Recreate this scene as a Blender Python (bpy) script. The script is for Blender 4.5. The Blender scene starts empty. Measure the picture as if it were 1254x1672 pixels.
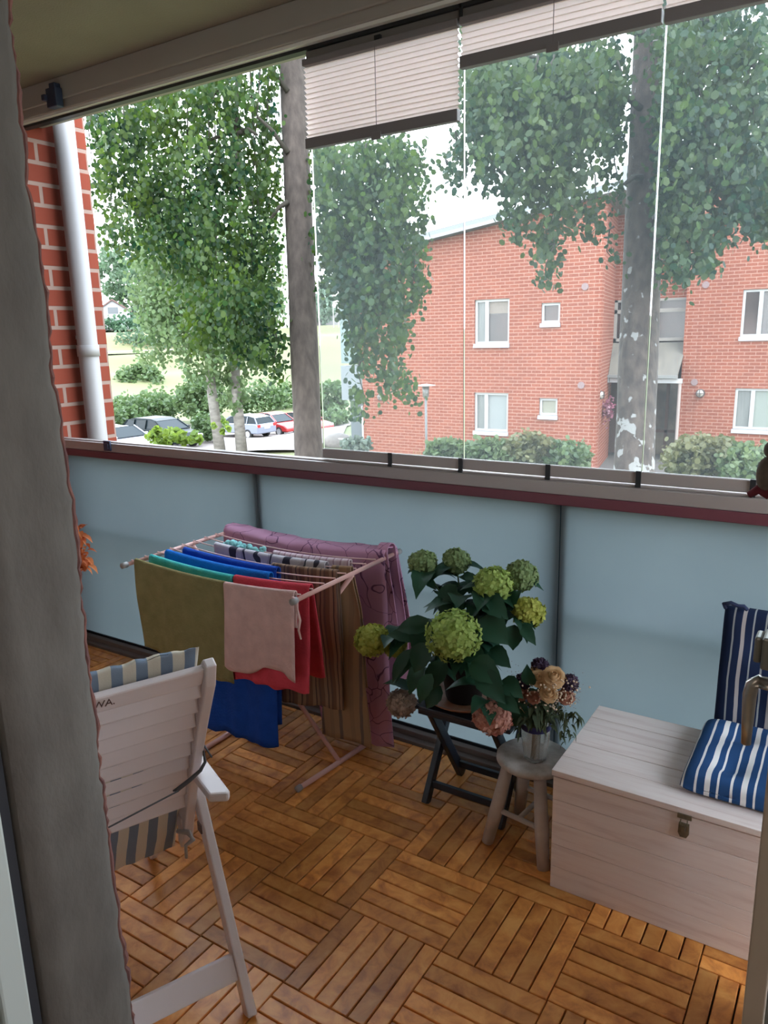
import bpy, math, random
import numpy as np
from mathutils import Vector, Matrix, noise as mnoise

random.seed(7); RNG = np.random.default_rng(7)
SC = bpy.context.scene
COL = SC.collection

# ------------------------------------------------------------------ camera
FPX, PITCH, YAW, ROLL = 1235.38, 0.229592, -0.572680, -0.023626
CAM = Vector((1.12718, -1.51478, 1.62321))
FW = Vector((math.sin(YAW)*math.cos(PITCH), math.cos(YAW)*math.cos(PITCH), -math.sin(PITCH)))
_R0 = Vector((math.cos(YAW), -math.sin(YAW), 0)); _U0 = _R0.cross(FW)
RT = _R0*math.cos(ROLL) + _U0*math.sin(ROLL)
UP = -_R0*math.sin(ROLL) + _U0*math.cos(ROLL)
cam_data = bpy.data.cameras.new('camera')
cam_data.sensor_fit = 'VERTICAL'; cam_data.sensor_height = 36; cam_data.lens = 36*FPX/1672
cam_data.clip_start = 0.02; cam_data.clip_end = 1000
cam = bpy.data.objects.new('camera', cam_data); COL.objects.link(cam)
M = Matrix.Identity(4)
for i in range(3):
    M[i][0] = RT[i]; M[i][1] = UP[i]; M[i][2] = -FW[i]; M[i][3] = CAM[i]
cam.matrix_world = M
SC.camera = cam

# ------------------------------------------------------------------ world, lights, exposure
w = bpy.data.worlds.new('sky'); SC.world = w; w.use_nodes = True
nt = w.node_tree; bg = nt.nodes['Background']
tc = nt.nodes.new('ShaderNodeTexCoord'); sp = nt.nodes.new('ShaderNodeSeparateXYZ')
rp = nt.nodes.new('ShaderNodeValToRGB'); rp.color_ramp.elements[0].position = 0.0
rp.color_ramp.elements[0].color = (0.93, 0.97, 1.0, 1); rp.color_ramp.elements[1].position = 0.7
rp.color_ramp.elements[1].color = (0.72, 0.86, 1.0, 1)
nt.links.new(tc.outputs['Generated'], sp.inputs[0]); nt.links.new(sp.outputs['Z'], rp.inputs[0])
nt.links.new(rp.outputs[0], bg.inputs['Color']); bg.inputs['Strength'].default_value = 2.3
sun = bpy.data.lights.new('sun', 'SUN'); sun.energy = 0.8; sun.angle = math.radians(25); sun.color = (1.0, 0.95, 0.86)
suno = bpy.data.objects.new('sun', sun); COL.objects.link(suno)
suno.rotation_euler = Vector((-0.55, 0.35, -0.9)).to_track_quat('-Z', 'Y').to_euler()
SC.view_settings.view_transform = 'Standard'; SC.view_settings.look = 'None'
SC.view_settings.gamma = 1; SC.view_settings.use_curve_mapping = False
SC.view_settings.exposure = 2.0
SC.cycles.max_bounces = 8; SC.cycles.diffuse_bounces = 5; SC.cycles.transparent_max_bounces = 12
SC.cycles.sample_clamp_indirect = 6

# ------------------------------------------------------------------ measuring helpers (a pixel of the photo -> a point at a real depth)
def ray(u, v): return FW + RT*((u-627)/FPX) - UP*((v-836)/FPX)
def atY(u, v, Y): d = ray(u, v); return CAM + d*((Y-CAM.y)/d.y)
def atX(u, v, X): d = ray(u, v); return CAM + d*((X-CAM.x)/d.x)
def atZ(u, v, Z): d = ray(u, v); return CAM + d*((Z-CAM.z)/d.z)
def atD(u, v, D): return CAM + ray(u, v)*D

# ------------------------------------------------------------------ materials
MATS = {}
# outdoor reflectances all darkened by one factor to even out indoor and outdoor brightness
EXT = 0.62
OUTDOOR = {'red_brick','red_brick_close','white_downpipe','white_frame_paint','sheet_metal_sill','dark_window_glass','glass_with_closed_blind','glass_with_curtain','grey_roof_sheet','meadow_grass',
 'pale_gravel_paving','entrance_paving','grey_bark','aspen_leaf','aspen_leaf_right','birch_leaf','far_leaf','pale_far_leaf','dark_hedge_leaf','bush_leaf','yellow_green_leaf','shrub_leaf','shrub_leaf_red','grey_green_leaf',
 'white_birch_bark','weathered_canopy_sheet','cream_frame','pinkish_white_post','pale_fascia','grey_balcony_board','glass_with_cream_blind','glass_with_dim_curtain','glass_with_pale_blind','white_house_paint','brown_tile_roof',
 'hall_wall','hall_roof','opal_lamp_glass','grey_post_paint','pale_shade','lantern_glass','pink_petals','silver_car_paint','red_car_paint','white_car_paint','lace_curtain','boulder_stone','vent_grey','grey_gutter','green_grey_glazing'}
def ext(name, *cs): k = EXT if name in OUTDOOR else 1.0; return [tuple(q*k for q in c) if c else c for c in cs]
def mat(name, color, rough=0.7, metal=0.0, var=None, noise_scale=8, bump=0.0, bump_scale=60, spec=0.5, stretch=None, island=0.0, coat=0.0):
    if name in MATS: return MATS[name]
    color, var = ext(name, color, var)
    m = bpy.data.materials.new(name); m.use_nodes = True; t = m.node_tree; b = t.nodes['Principled BSDF']
    b.inputs['Roughness'].default_value = rough; b.inputs['Metallic'].default_value = metal
    b.inputs['Specular IOR Level'].default_value = spec; b.inputs['Coat Weight'].default_value = coat
    c = tuple(color)+(1,)
    tc = t.nodes.new('ShaderNodeTexCoord'); mp = t.nodes.new('ShaderNodeMapping')
    if stretch: mp.inputs['Scale'].default_value = stretch
    t.links.new(tc.outputs['Object'], mp.inputs[0])
    src = None
    if var:
        nz = t.nodes.new('ShaderNodeTexNoise'); nz.inputs['Scale'].default_value = noise_scale; nz.inputs['Detail'].default_value = 6
        t.links.new(mp.outputs[0], nz.inputs['Vector'])
        r = t.nodes.new('ShaderNodeValToRGB'); r.color_ramp.elements[0].position = 0.32; r.color_ramp.elements[1].position = 0.68
        r.color_ramp.elements[0].color = c; r.color_ramp.elements[1].color = tuple(var)+(1,)
        t.links.new(nz.outputs['Fac'], r.inputs[0]); src = r.outputs[0]
    if island:
        g = t.nodes.new('ShaderNodeNewGeometry'); hs = t.nodes.new('ShaderNodeHueSaturation')
        mr = t.nodes.new('ShaderNodeMapRange'); mr.inputs['To Min'].default_value = 1-island; mr.inputs['To Max'].default_value = 1+island
        t.links.new(g.outputs['Random Per Island'], mr.inputs[0]); t.links.new(mr.outputs[0], hs.inputs['Value'])
        if src: t.links.new(src, hs.inputs['Color'])
        else: hs.inputs['Color'].default_value = c
        src = hs.outputs[0]
    if src: t.links.new(src, b.inputs['Base Color'])
    else: b.inputs['Base Color'].default_value = c
    if bump:
        n2 = t.nodes.new('ShaderNodeTexNoise'); n2.inputs['Scale'].default_value = bump_scale; n2.inputs['Detail'].default_value = 5
        t.links.new(mp.outputs[0], n2.inputs['Vector'])
        bp = t.nodes.new('ShaderNodeBump'); bp.inputs['Strength'].default_value = bump; bp.inputs['Distance'].default_value = 0.01
        t.links.new(n2.outputs['Fac'], bp.inputs['Height']); t.links.new(bp.outputs[0], b.inputs['Normal'])
    MATS[name] = m; return m

def leaf_mat(name, c1, c2, trans=0.45, rough=0.5):
    c1, c2 = ext(name, c1, c2)
    m = bpy.data.materials.new(name); m.use_nodes = True; t = m.node_tree; b = t.nodes['Principled BSDF']; out = t.nodes['Material Output']
    g = t.nodes.new('ShaderNodeNewGeometry'); r = t.nodes.new('ShaderNodeValToRGB')
    r.color_ramp.elements[0].color = tuple(c1)+(1,); r.color_ramp.elements[1].color = tuple(c2)+(1,)
    tc = t.nodes.new('ShaderNodeTexCoord'); nz = t.nodes.new('ShaderNodeTexNoise'); nz.inputs['Scale'].default_value = 0.9
    t.links.new(tc.outputs['Object'], nz.inputs['Vector'])
    mx = t.nodes.new('ShaderNodeMath'); mx.operation = 'MULTIPLY_ADD'; mx.inputs[1].default_value = 0.6
    sb = t.nodes.new('ShaderNodeMath'); sb.operation = 'MULTIPLY_ADD'; sb.inputs[1].default_value = 2.0; sb.inputs[2].default_value = -0.75
    t.links.new(nz.outputs['Fac'], sb.inputs[0]); t.links.new(sb.outputs[0], mx.inputs[2])
    t.links.new(g.outputs['Random Per Island'], mx.inputs[0]); t.links.new(mx.outputs[0], r.inputs[0])
    t.links.new(r.outputs[0], b.inputs['Base Color']); b.inputs['Roughness'].default_value = rough
    b.inputs['Specular IOR Level'].default_value = 0.3
    tl = t.nodes.new('ShaderNodeBsdfTranslucent'); hs = t.nodes.new('ShaderNodeHueSaturation'); hs.inputs['Value'].default_value = 1.5; hs.inputs['Saturation'].default_value = 1.1
    hs.inputs['Hue'].default_value = 0.49
    t.links.new(r.outputs[0], hs.inputs['Color']); t.links.new(hs.outputs[0], tl.inputs['Color'])
    ms = t.nodes.new('ShaderNodeMixShader'); ms.inputs[0].default_value = trans
    t.links.new(b.outputs[0], ms.inputs[1]); t.links.new(tl.outputs[0], ms.inputs[2]); t.links.new(ms.outputs[0], out.inputs['Surface'])
    return m

def brick_mat(name, c1, c2, mortar, sz=0.3, msize=0.012):
    c1, c2, mortar = ext(name, c1, c2, mortar)
    m = bpy.data.materials.new(name); m.use_nodes = True; t = m.node_tree; b = t.nodes['Principled BSDF']
    g = t.nodes.new('ShaderNodeNewGeometry'); s = t.nodes.new('ShaderNodeSeparateXYZ'); t.links.new(g.outputs['Position'], s.inputs[0])
    a = t.nodes.new('ShaderNodeMath'); a.operation = 'ADD'; t.links.new(s.outputs['X'], a.inputs[0]); t.links.new(s.outputs['Y'], a.inputs[1])
    c = t.nodes.new('ShaderNodeCombineXYZ'); t.links.new(a.outputs[0], c.inputs[0]); t.links.new(s.outputs['Z'], c.inputs[1])
    br = t.nodes.new('ShaderNodeTexBrick'); t.links.new(c.outputs[0], br.inputs['Vector'])
    br.inputs['Color1'].default_value = tuple(c1)+(1,); br.inputs['Color2'].default_value = tuple(c2)+(1,); br.inputs['Mortar'].default_value = tuple(mortar)+(1,)
    br.inputs['Scale'].default_value = 1; br.inputs['Mortar Size'].default_value = msize*0.55; br.inputs['Mortar Smooth'].default_value = 0.2
    br.inputs['Brick Width'].default_value = sz; br.inputs['Row Height'].default_value = 0.1
    nz = t.nodes.new('ShaderNodeTexNoise'); nz.inputs['Scale'].default_value = 0.6; nz.inputs['Detail'].default_value = 8; t.links.new(g.outputs['Position'], nz.inputs['Vector'])
    mr = t.nodes.new('ShaderNodeMapRange'); mr.inputs['To Min'].default_value = 0.8; mr.inputs['To Max'].default_value = 1.2; t.links.new(nz.outputs['Fac'], mr.inputs[0])
    hs = t.nodes.new('ShaderNodeHueSaturation'); t.links.new(br.outputs['Color'], hs.inputs['Color']); t.links.new(mr.outputs[0], hs.inputs['Value'])
    t.links.new(hs.outputs[0], b.inputs['Base Color']); b.inputs['Roughness'].default_value = 0.85; b.inputs['Specular IOR Level'].default_value = 0.2
    bp = t.nodes.new('ShaderNodeBump'); bp.inputs['Strength'].default_value = 0.5; bp.inputs['Distance'].default_value = 0.01; bp.invert = True
    t.links.new(br.outputs['Fac'], bp.inputs['Height']); t.links.new(bp.outputs[0], b.inputs['Normal'])
    return m

def stripe_mat(name, axis, period, stops, rough=0.85, offset=0.0, wob=0.01):
    """stops: list of (position 0..1, colour) constant colour bands repeated with `period` metres along a local axis"""
    m = bpy.data.materials.new(name); m.use_nodes = True; t = m.node_tree; b = t.nodes['Principled BSDF']
    tc = t.nodes.new('ShaderNodeTexCoord'); s = t.nodes.new('ShaderNodeSeparateXYZ'); t.links.new(tc.outputs['Object'], s.inputs[0])
    nz = t.nodes.new('ShaderNodeTexNoise'); nz.inputs['Scale'].default_value = 7; t.links.new(tc.outputs['Object'], nz.inputs['Vector'])
    ma = t.nodes.new('ShaderNodeMath'); ma.operation = 'MULTIPLY_ADD'; ma.inputs[1].default_value = wob
    t.links.new(nz.outputs['Fac'], ma.inputs[0]); t.links.new(s.outputs[axis], ma.inputs[2])
    dv = t.nodes.new('ShaderNodeMath'); dv.operation = 'DIVIDE'; dv.inputs[1].default_value = period; t.links.new(ma.outputs[0], dv.inputs[0])
    ad = t.nodes.new('ShaderNodeMath'); ad.operation = 'ADD'; ad.inputs[1].default_value = 50+offset; t.links.new(dv.outputs[0], ad.inputs[0])
    fr = t.nodes.new('ShaderNodeMath'); fr.operation = 'FRACT'; t.links.new(ad.outputs[0], fr.inputs[0])
    r = t.nodes.new('ShaderNodeValToRGB'); r.color_ramp.interpolation = 'CONSTANT'
    els = r.color_ramp.elements
    els[0].position = stops[0][0]; els[0].color = tuple(stops[0][1])+(1,)
    els[1].position = stops[1][0]; els[1].color = tuple(stops[1][1])+(1,)
    for p, c in stops[2:]:
        e = els.new(p); e.color = tuple(c)+(1,)
    t.links.new(fr.outputs[0], r.inputs[0]); t.links.new(r.outputs[0], b.inputs['Base Color'])
    b.inputs['Roughness'].default_value = rough; b.inputs['Specular IOR Level'].default_value = 0.15
    n2 = t.nodes.new('ShaderNodeTexNoise'); n2.inputs['Scale'].default_value = 300; t.links.new(tc.outputs['Object'], n2.inputs['Vector'])
    bp = t.nodes.new('ShaderNodeBump'); bp.inputs['Strength'].default_value = 0.15; bp.inputs['Distance'].default_value = 0.002
    t.links.new(n2.outputs['Fac'], bp.inputs['Height']); t.links.new(bp.outputs[0], b.inputs['Normal'])
    return m

def pane_mat(name, tint=(0.97, 0.99, 0.99), refl=1.0, haze=0.022):
    m = bpy.data.materials.new(name); m.use_nodes = True; t = m.node_tree; out = t.nodes['Material Output']
    t.nodes.remove(t.nodes['Principled BSDF'])
    tr = t.nodes.new('ShaderNodeBsdfTransparent'); tr.inputs[0].default_value = tuple(tint)+(1,)
    gl = t.nodes.new('ShaderNodeBsdfGlossy'); gl.inputs['Roughness'].default_value = 0.02; gl.inputs['Color'].default_value = (refl,)*3+(1,)
    fr = t.nodes.new('ShaderNodeFresnel'); fr.inputs[0].default_value = 1.45
    ms = t.nodes.new('ShaderNodeMixShader'); t.links.new(fr.outputs[0], ms.inputs[0]); t.links.new(tr.outputs[0], ms.inputs[1]); t.links.new(gl.outputs[0], ms.inputs[2])
    dl = t.nodes.new('ShaderNodeBsdfTranslucent'); dl.inputs[0].default_value = (0.80,0.90,1.0,1)  # haze put into the pane as a pale translucent veil
    m2 = t.nodes.new('ShaderNodeMixShader'); m2.inputs[0].default_value = haze
    t.links.new(ms.outputs[0], m2.inputs[1]); t.links.new(dl.outputs[0], m2.inputs[2])
    t.links.new(m2.outputs[0], out.inputs['Surface']); return m

def frosted_mat():
    m = bpy.data.materials.new('frosted_glass'); m.use_nodes = True; t = m.node_tree; out = t.nodes['Material Output']; b = t.nodes['Principled BSDF']
    b.inputs['Base Color'].default_value = (0.20, 0.22, 0.23, 1); b.inputs['Roughness'].default_value = 0.28; b.inputs['Specular IOR Level'].default_value = 0.5
    tl = t.nodes.new('ShaderNodeBsdfTranslucent')
    tc = t.nodes.new('ShaderNodeTexCoord'); nz = t.nodes.new('ShaderNodeTexNoise'); nz.inputs['Scale'].default_value = 2.2; nz.inputs['Detail'].default_value = 6; nz.inputs['Roughness'].default_value = 0.6
    t.links.new(tc.outputs['Object'], nz.inputs['Vector'])
    r = t.nodes.new('ShaderNodeValToRGB'); r.color_ramp.elements[0].position = 0.35; r.color_ramp.elements[1].position = 0.75
    r.color_ramp.elements[0].color = (0.32, 0.36, 0.38, 1); r.color_ramp.elements[1].color = (0.35, 0.39, 0.41, 1)
    t.links.new(nz.outputs['Fac'], r.inputs[0]); t.links.new(r.outputs[0], tl.inputs['Color'])
    ms = t.nodes.new('ShaderNodeMixShader');     ms.inputs[0].default_value = 0.72
    t.links.new(b.outputs[0], ms.inputs[1]); t.links.new(tl.outputs[0], ms.inputs[2]); t.links.new(ms.outputs[0], out.inputs['Surface']); return m

def wood_mat(name, c1, c2, c3, axis_scale, rough=0.45, island=0.35, scale=1.0, coat=0.15):
    m = bpy.data.materials.new(name); m.use_nodes = True; t = m.node_tree; b = t.nodes['Principled BSDF']
    tc = t.nodes.new('ShaderNodeTexCoord'); g = t.nodes.new('ShaderNodeNewGeometry')
    mp = t.nodes.new('ShaderNodeMapping'); mp.inputs['Scale'].default_value = axis_scale; t.links.new(tc.outputs['Object'], mp.inputs[0])
    # shift the grain for every plank
    cb = t.nodes.new('ShaderNodeCombineXYZ'); ml = t.nodes.new('ShaderNodeMath'); ml.operation = 'MULTIPLY'; ml.inputs[1].default_value = 37
    t.links.new(g.outputs['Random Per Island'], ml.inputs[0]); t.links.new(ml.outputs[0], cb.inputs[2])
    va = t.nodes.new('ShaderNodeVectorMath'); va.operation = 'ADD'; t.links.new(mp.outputs[0], va.inputs[0]); t.links.new(cb.outputs[0], va.inputs[1])
    nz = t.nodes.new('ShaderNodeTexNoise'); nz.inputs['Scale'].default_value = scale; nz.inputs['Detail'].default_value = 7; nz.inputs['Roughness'].default_value = 0.6; nz.inputs['Distortion'].default_value = 0.6
    t.links.new(va.outputs[0], nz.inputs['Vector'])
    r = t.nodes.new('ShaderNodeValToRGB'); e = r.color_ramp.elements
    e[0].position = 0.3; e[0].color = tuple(c1)+(1,); e[1].position = 0.72; e[1].color = tuple(c3)+(1,); n = e.new(0.5); n.color = tuple(c2)+(1,)
    t.links.new(nz.outputs['Fac'], r.inputs[0])
    hs = t.nodes.new('ShaderNodeHueSaturation'); mr = t.nodes.new('ShaderNodeMapRange'); mr.inputs['To Min'].default_value = 1-island; mr.inputs['To Max'].default_value = 1+island*0.6
    t.links.new(g.outputs['Random Per Island'], mr.inputs[0]); t.links.new(mr.outputs[0], hs.inputs['Value']); t.links.new(r.outputs[0], hs.inputs['Color'])
    t.links.new(hs.outputs[0], b.inputs['Base Color']); b.inputs['Roughness'].default_value = rough; b.inputs['Coat Weight'].default_value = coat; b.inputs['Coat Roughness'].default_value = 0.3
    bp = t.nodes.new('ShaderNodeBump'); bp.inputs['Strength'].default_value = 0.2; bp.inputs['Distance'].default_value = 0.003
    t.links.new(nz.outputs['Fac'], bp.inputs['Height']); t.links.new(bp.outputs[0], b.inputs['Normal'])
    return m

# ------------------------------------------------------------------ mesh helpers
class MB:
    def __init__(s): s.v = []; s.f = []
    def add(s, vs, fs):
        o = len(s.v); s.v += [Vector(p) for p in vs]; s.f += [tuple(i+o for i in f) for f in fs]; return s
    def box(s, c, d, rz=0, M=None):
        x, y, z = d[0]/2, d[1]/2, d[2]/2
        vs = [Vector(p) for p in ((-x,-y,-z),(x,-y,-z),(x,y,-z),(-x,y,-z),(-x,-y,z),(x,-y,z),(x,y,z),(-x,y,z))]
        R = M if M is not None else Matrix.Rotation(rz, 3, 'Z')
        return s.add([R @ p + Vector(c) for p in vs], [(0,3,2,1),(4,5,6,7),(0,1,5,4),(1,2,6,5),(2,3,7,6),(3,0,4,7)])
    def span(s, a, b):
        a = Vector(a); b = Vector(b); return s.box((a+b)/2, [abs(q) for q in (b-a)])
    def bar(s, a, b, wdt, th, up=(0,0,1)):
        """rectangular bar from a to b; wdt across, th along `up`"""
        a = Vector(a); b = Vector(b); d = (b-a); L = d.length; d.normalize(); u = Vector(up); u = (u - d*u.dot(d)).normalized(); x = d.cross(u)
        R = Matrix((x, d, u)).transposed()
        return s.box((a+b)/2, (wdt, L, th), M=R)
    def tube(s, pts, r, n=8, caps=True):
        pts = [Vector(p) for p in pts]; rs = r if isinstance(r, (list, tuple)) else [r]*len(pts)
        o = len(s.v); prev = None
        for i, p in enumerate(pts):
            d = (pts[min(i+1, len(pts)-1)] - pts[max(i-1, 0)]).normalized()
            ref = prev if prev is not None else (Vector((0,0,1)) if abs(d.z) < 0.9 else Vector((1,0,0)))
            u = (ref - d*ref.dot(d)).normalized(); prev = u; x = d.cross(u)
            for k in range(n):
                a = 2*math.pi*k/n; s.v.append(p + (u*math.cos(a)+x*math.sin(a))*rs[i])
        for i in range(len(pts)-1):
            for k in range(n):
                s.f.append((o+i*n+k, o+i*n+(k+1)%n, o+(i+1)*n+(k+1)%n, o+(i+1)*n+k))
        if caps:
            s.f.append(tuple(o+k for k in range(n))[::-1]); s.f.append(tuple(o+(len(pts)-1)*n+k for k in range(n)))
        return s
    def lathe(s, c, prof, n=28, close=True):
        o = len(s.v); c = Vector(c)
        for r, z in prof:
            for k in range(n):
                a = 2*math.pi*k/n; s.v.append(c + Vector((r*math.cos(a), r*math.sin(a), z)))
        for i in range(len(prof)-1):
            for k in range(n): s.f.append((o+i*n+k, o+i*n+(k+1)%n, o+(i+1)*n+(k+1)%n, o+(i+1)*n+k))
        if close:
            s.f.append(tuple(o+k for k in range(n))[::-1]); s.f.append(tuple(o+(len(prof)-1)*n+k for k in range(n)))
        return s
    def sphere(s, c, r, n=10, m=7, sq=(1,1,1)):
        prof = []; o = len(s.v); c = Vector(c)
        for i in range(m+1):
            a = math.pi*i/m
            for k in range(n):
                b = 2*math.pi*k/n; s.v.append(c + Vector((r*sq[0]*math.sin(a)*math.cos(b), r*sq[1]*math.sin(a)*math.sin(b), -r*sq[2]*math.cos(a))))
        for i in range(m):
            for k in range(n): s.f.append((o+i*n+k, o+i*n+(k+1)%n, o+(i+1)*n+(k+1)%n, o+(i+1)*n+k))
        return s
    def extrude(s, poly, d):
        n = len(poly); d = Vector(d); a = [Vector(p) for p in poly]
        return s.add(a + [p+d for p in a], [tuple(range(n))[::-1], tuple(range(n, 2*n))] + [(i, (i+1)%n, n+(i+1)%n, n+i) for i in range(n)])
    def grid(s, P):
        """P[i][j] points"""
        o = len(s.v); n = len(P); m = len(P[0])
        for row in P: s.v += [Vector(p) for p in row]
        for i in range(n-1):
            for j in range(m-1): s.f.append((o+i*m+j, o+i*m+j+1, o+(i+1)*m+j+1, o+(i+1)*m+j))
        return s

def wloc(p):
    q = Vector((0,0,0))
    while p is not None: q += p.location; p = p.parent
    return q
def link(name, mb, m, parent=None, local=False, smooth=False, bevel=0.0, solid=0.0, sub=0, origin=None, weld=False):
    me = bpy.data.meshes.new(name)
    off = Vector((0,0,0))
    if not local:
        if parent is not None: off = wloc(parent)
        elif origin is not None: off = Vector(origin)
        else:
            xs = [v.x for v in mb.v]; ys = [v.y for v in mb.v]; zs = [v.z for v in mb.v]
            off = Vector(((min(xs)+max(xs))/2, (min(ys)+max(ys))/2, min(zs)))
    me.from_pydata([tuple(v-off) for v in mb.v], [], mb.f); me.update()
    if weld:
        import bmesh
        bm = bmesh.new(); bm.from_mesh(me); bmesh.ops.remove_doubles(bm, verts=bm.verts, dist=1e-5); bmesh.ops.recalc_face_normals(bm, faces=bm.faces); bm.to_mesh(me); bm.free()
    if m: me.materials.append(m)
    if smooth:
        me.polygons.foreach_set('use_smooth', [True]*len(me.polygons))
    o = bpy.data.objects.new(name, me); COL.objects.link(o)
    if parent is not None: o.parent = parent
    elif not local: o.location = off
    if solid:
        md = o.modifiers.new('thickness', 'SOLIDIFY'); md.thickness = solid; md.offset = 0
    if bevel:
        md = o.modifiers.new('bevel', 'BEVEL'); md.width = bevel; md.segments = 2; md.limit_method = 'ANGLE'; md.angle_limit = math.radians(40)
    if sub:
        md = o.modifiers.new('sub', 'SUBSURF'); md.levels = sub; md.render_levels = sub
    return o
def tag(o, label=None, cat=None, group=None, kind=None):
    if label: o['label'] = label
    if cat: o['category'] = cat
    if group: o['group'] = group
    if kind: o['kind'] = kind
    return o
def empty(name, loc, label=None, cat=None, group=None, rz=0, parent=None, kind=None):
    o = bpy.data.objects.new(name, None); COL.objects.link(o); o.location = loc; o.rotation_euler = (0,0,rz); o.empty_display_size = 0.1
    if parent: o.parent = parent
    return tag(o, label, cat, group, kind)
def struct(name, mb, m, label=None, **k): return tag(link(name, mb, m, **k), label=label, kind='structure')
def copy_tree(o, parent=None):
    c = o.copy(); COL.objects.link(c); c.parent = parent
    for ch in [x for x in bpy.data.objects if x.parent == o]: copy_tree(ch, c)
    return c

def leaf_cloud(name, P, size, m, parent=None, hang=0.6, origin=None, n=6, aspect=1.0, cup=0.0):
    """many small leaves, one polygon each"""
    P = np.asarray(P, float); N = len(P)
    off = np.array(wloc(parent)) if parent is not None else (np.array(origin) if origin is not None else np.array([P[:,0].mean(), P[:,1].mean(), P[:,2].min()]))
    a = RNG.normal(size=(N,3)); a[:,2] = a[:,2]*0.5 - hang*2.2; a /= np.linalg.norm(a, axis=1)[:,None]
    b = RNG.normal(size=(N,3)); b -= a*(a*b).sum(1)[:,None]; b /= np.linalg.norm(b, axis=1)[:,None]
    sz = size*RNG.uniform(0.65, 1.25, N)
    ang = np.linspace(0, 2*np.pi, n, endpoint=False)
    V = P[:,None,:] + (a[:,None,:]*np.cos(ang)[None,:,None]*0.55 + b[:,None,:]*np.sin(ang)[None,:,None]*0.5*aspect)*sz[:,None,None]
    V = (V - off).reshape(-1,3).astype('f4')
    me = bpy.data.meshes.new(name); me.vertices.add(len(V)); me.vertices.foreach_set('co', V.ravel())
    me.loops.add(N*n); me.loops.foreach_set('vertex_index', np.arange(N*n, dtype='i4'))
    me.polygons.add(N); me.polygons.foreach_set('loop_start', np.arange(0, N*n, n, dtype='i4')); me.polygons.foreach_set('loop_total', np.full(N, n, dtype='i4'))
    me.update(calc_edges=True); me.validate(); me.materials.append(m)
    o = bpy.data.objects.new(name, me); COL.objects.link(o)
    if parent is not None: o.parent = parent
    else: o.location = off
    return o

def text_part(s, size, M4, m, parent, name='lettering', depth=0.0006):
    cu = bpy.data.curves.new('lettering', 'FONT'); cu.body = s; cu.size = size; cu.extrude = depth
    to = bpy.data.objects.new('tmp_text', cu); COL.objects.link(to); bpy.context.view_layer.update()
    me = bpy.data.meshes.new_from_object(to.evaluated_get(bpy.context.evaluated_depsgraph_get())); bpy.data.objects.remove(to)
    me.transform(M4); me.materials.clear(); me.materials.append(m); me.name = name
    o = bpy.data.objects.new(name, me); COL.objects.link(o); o.parent = parent; return o

# ------------------------------------------------------------------ palette
BRICK = brick_mat('red_brick', (0.30, 0.088, 0.052), (0.25, 0.070, 0.043), (0.46, 0.27, 0.21), msize=0.016)
BRICKN = brick_mat('red_brick_close', (0.30, 0.062, 0.035), (0.26, 0.052, 0.030), (0.40, 0.27, 0.23), msize=0.02)
CONC = mat('raw_concrete', (0.068, 0.058, 0.050), 0.9, var=(0.098, 0.086, 0.075), noise_scale=16, bump=0.15, bump_scale=90, stretch=(1,1,0.5))
CEIL = mat('beige_ceiling_paint', (0.23, 0.20, 0.16), 0.95, var=(0.26, 0.23, 0.185), noise_scale=3, bump=0.3, bump_scale=120)
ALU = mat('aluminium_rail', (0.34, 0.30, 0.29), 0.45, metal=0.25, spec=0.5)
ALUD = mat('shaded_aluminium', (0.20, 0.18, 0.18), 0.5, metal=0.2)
MAROON = mat('maroon_paint', (0.13, 0.035, 0.05), 0.5)
BLACKP = mat('black_plastic', (0.012, 0.014, 0.018), 0.5)
DARKBLUE = mat('blue_black_plastic', (0.02, 0.03, 0.07), 0.5)
POSTM = mat('dark_steel_post', (0.06, 0.11, 0.14), 0.6)
PANE = pane_mat('clear_pane')
PLASTER = mat('white_render', (0.62, 0.60, 0.56), 0.9, bump=0.2)
PIPEM = mat('white_downpipe', (0.46, 0.44, 0.45), 0.5)
WHITEF = mat('white_frame_paint', (0.52, 0.50, 0.50), 0.5)
SILLM = mat('sheet_metal_sill', (0.40, 0.41, 0.46), 0.45)
DARKG = mat('dark_window_glass', (0.025, 0.02, 0.02), 0.15, var=(0.09, 0.05, 0.045), noise_scale=0.8)
LIGHTG = mat('glass_with_closed_blind', (0.27, 0.28, 0.28), 0.4)
CURTG = mat('glass_with_curtain', (0.22, 0.22, 0.21), 0.4, var=(0.16, 0.16, 0.155), noise_scale=6, stretch=(6,1,0.3))
ROOFM = mat('grey_roof_sheet', (0.24, 0.25, 0.27), 0.6)
DARKIN = mat('dark_entrance', (0.03, 0.025, 0.025), 0.8)
GRASS = mat('meadow_grass', (0.115, 0.15, 0.045), 0.95, var=(0.20, 0.185, 0.08), noise_scale=0.035, bump=0.4, bump_scale=3)
ASPH = mat('pale_gravel_paving', (0.24, 0.20, 0.185), 0.95, var=(0.28, 0.235, 0.22), noise_scale=0.4)
DARKP = mat('entrance_paving', (0.14, 0.12, 0.11), 0.95)

# ------------------------------------------------------------------ the balcony
YG = 0.946
XL, XR = -2.5, 3.1
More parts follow.
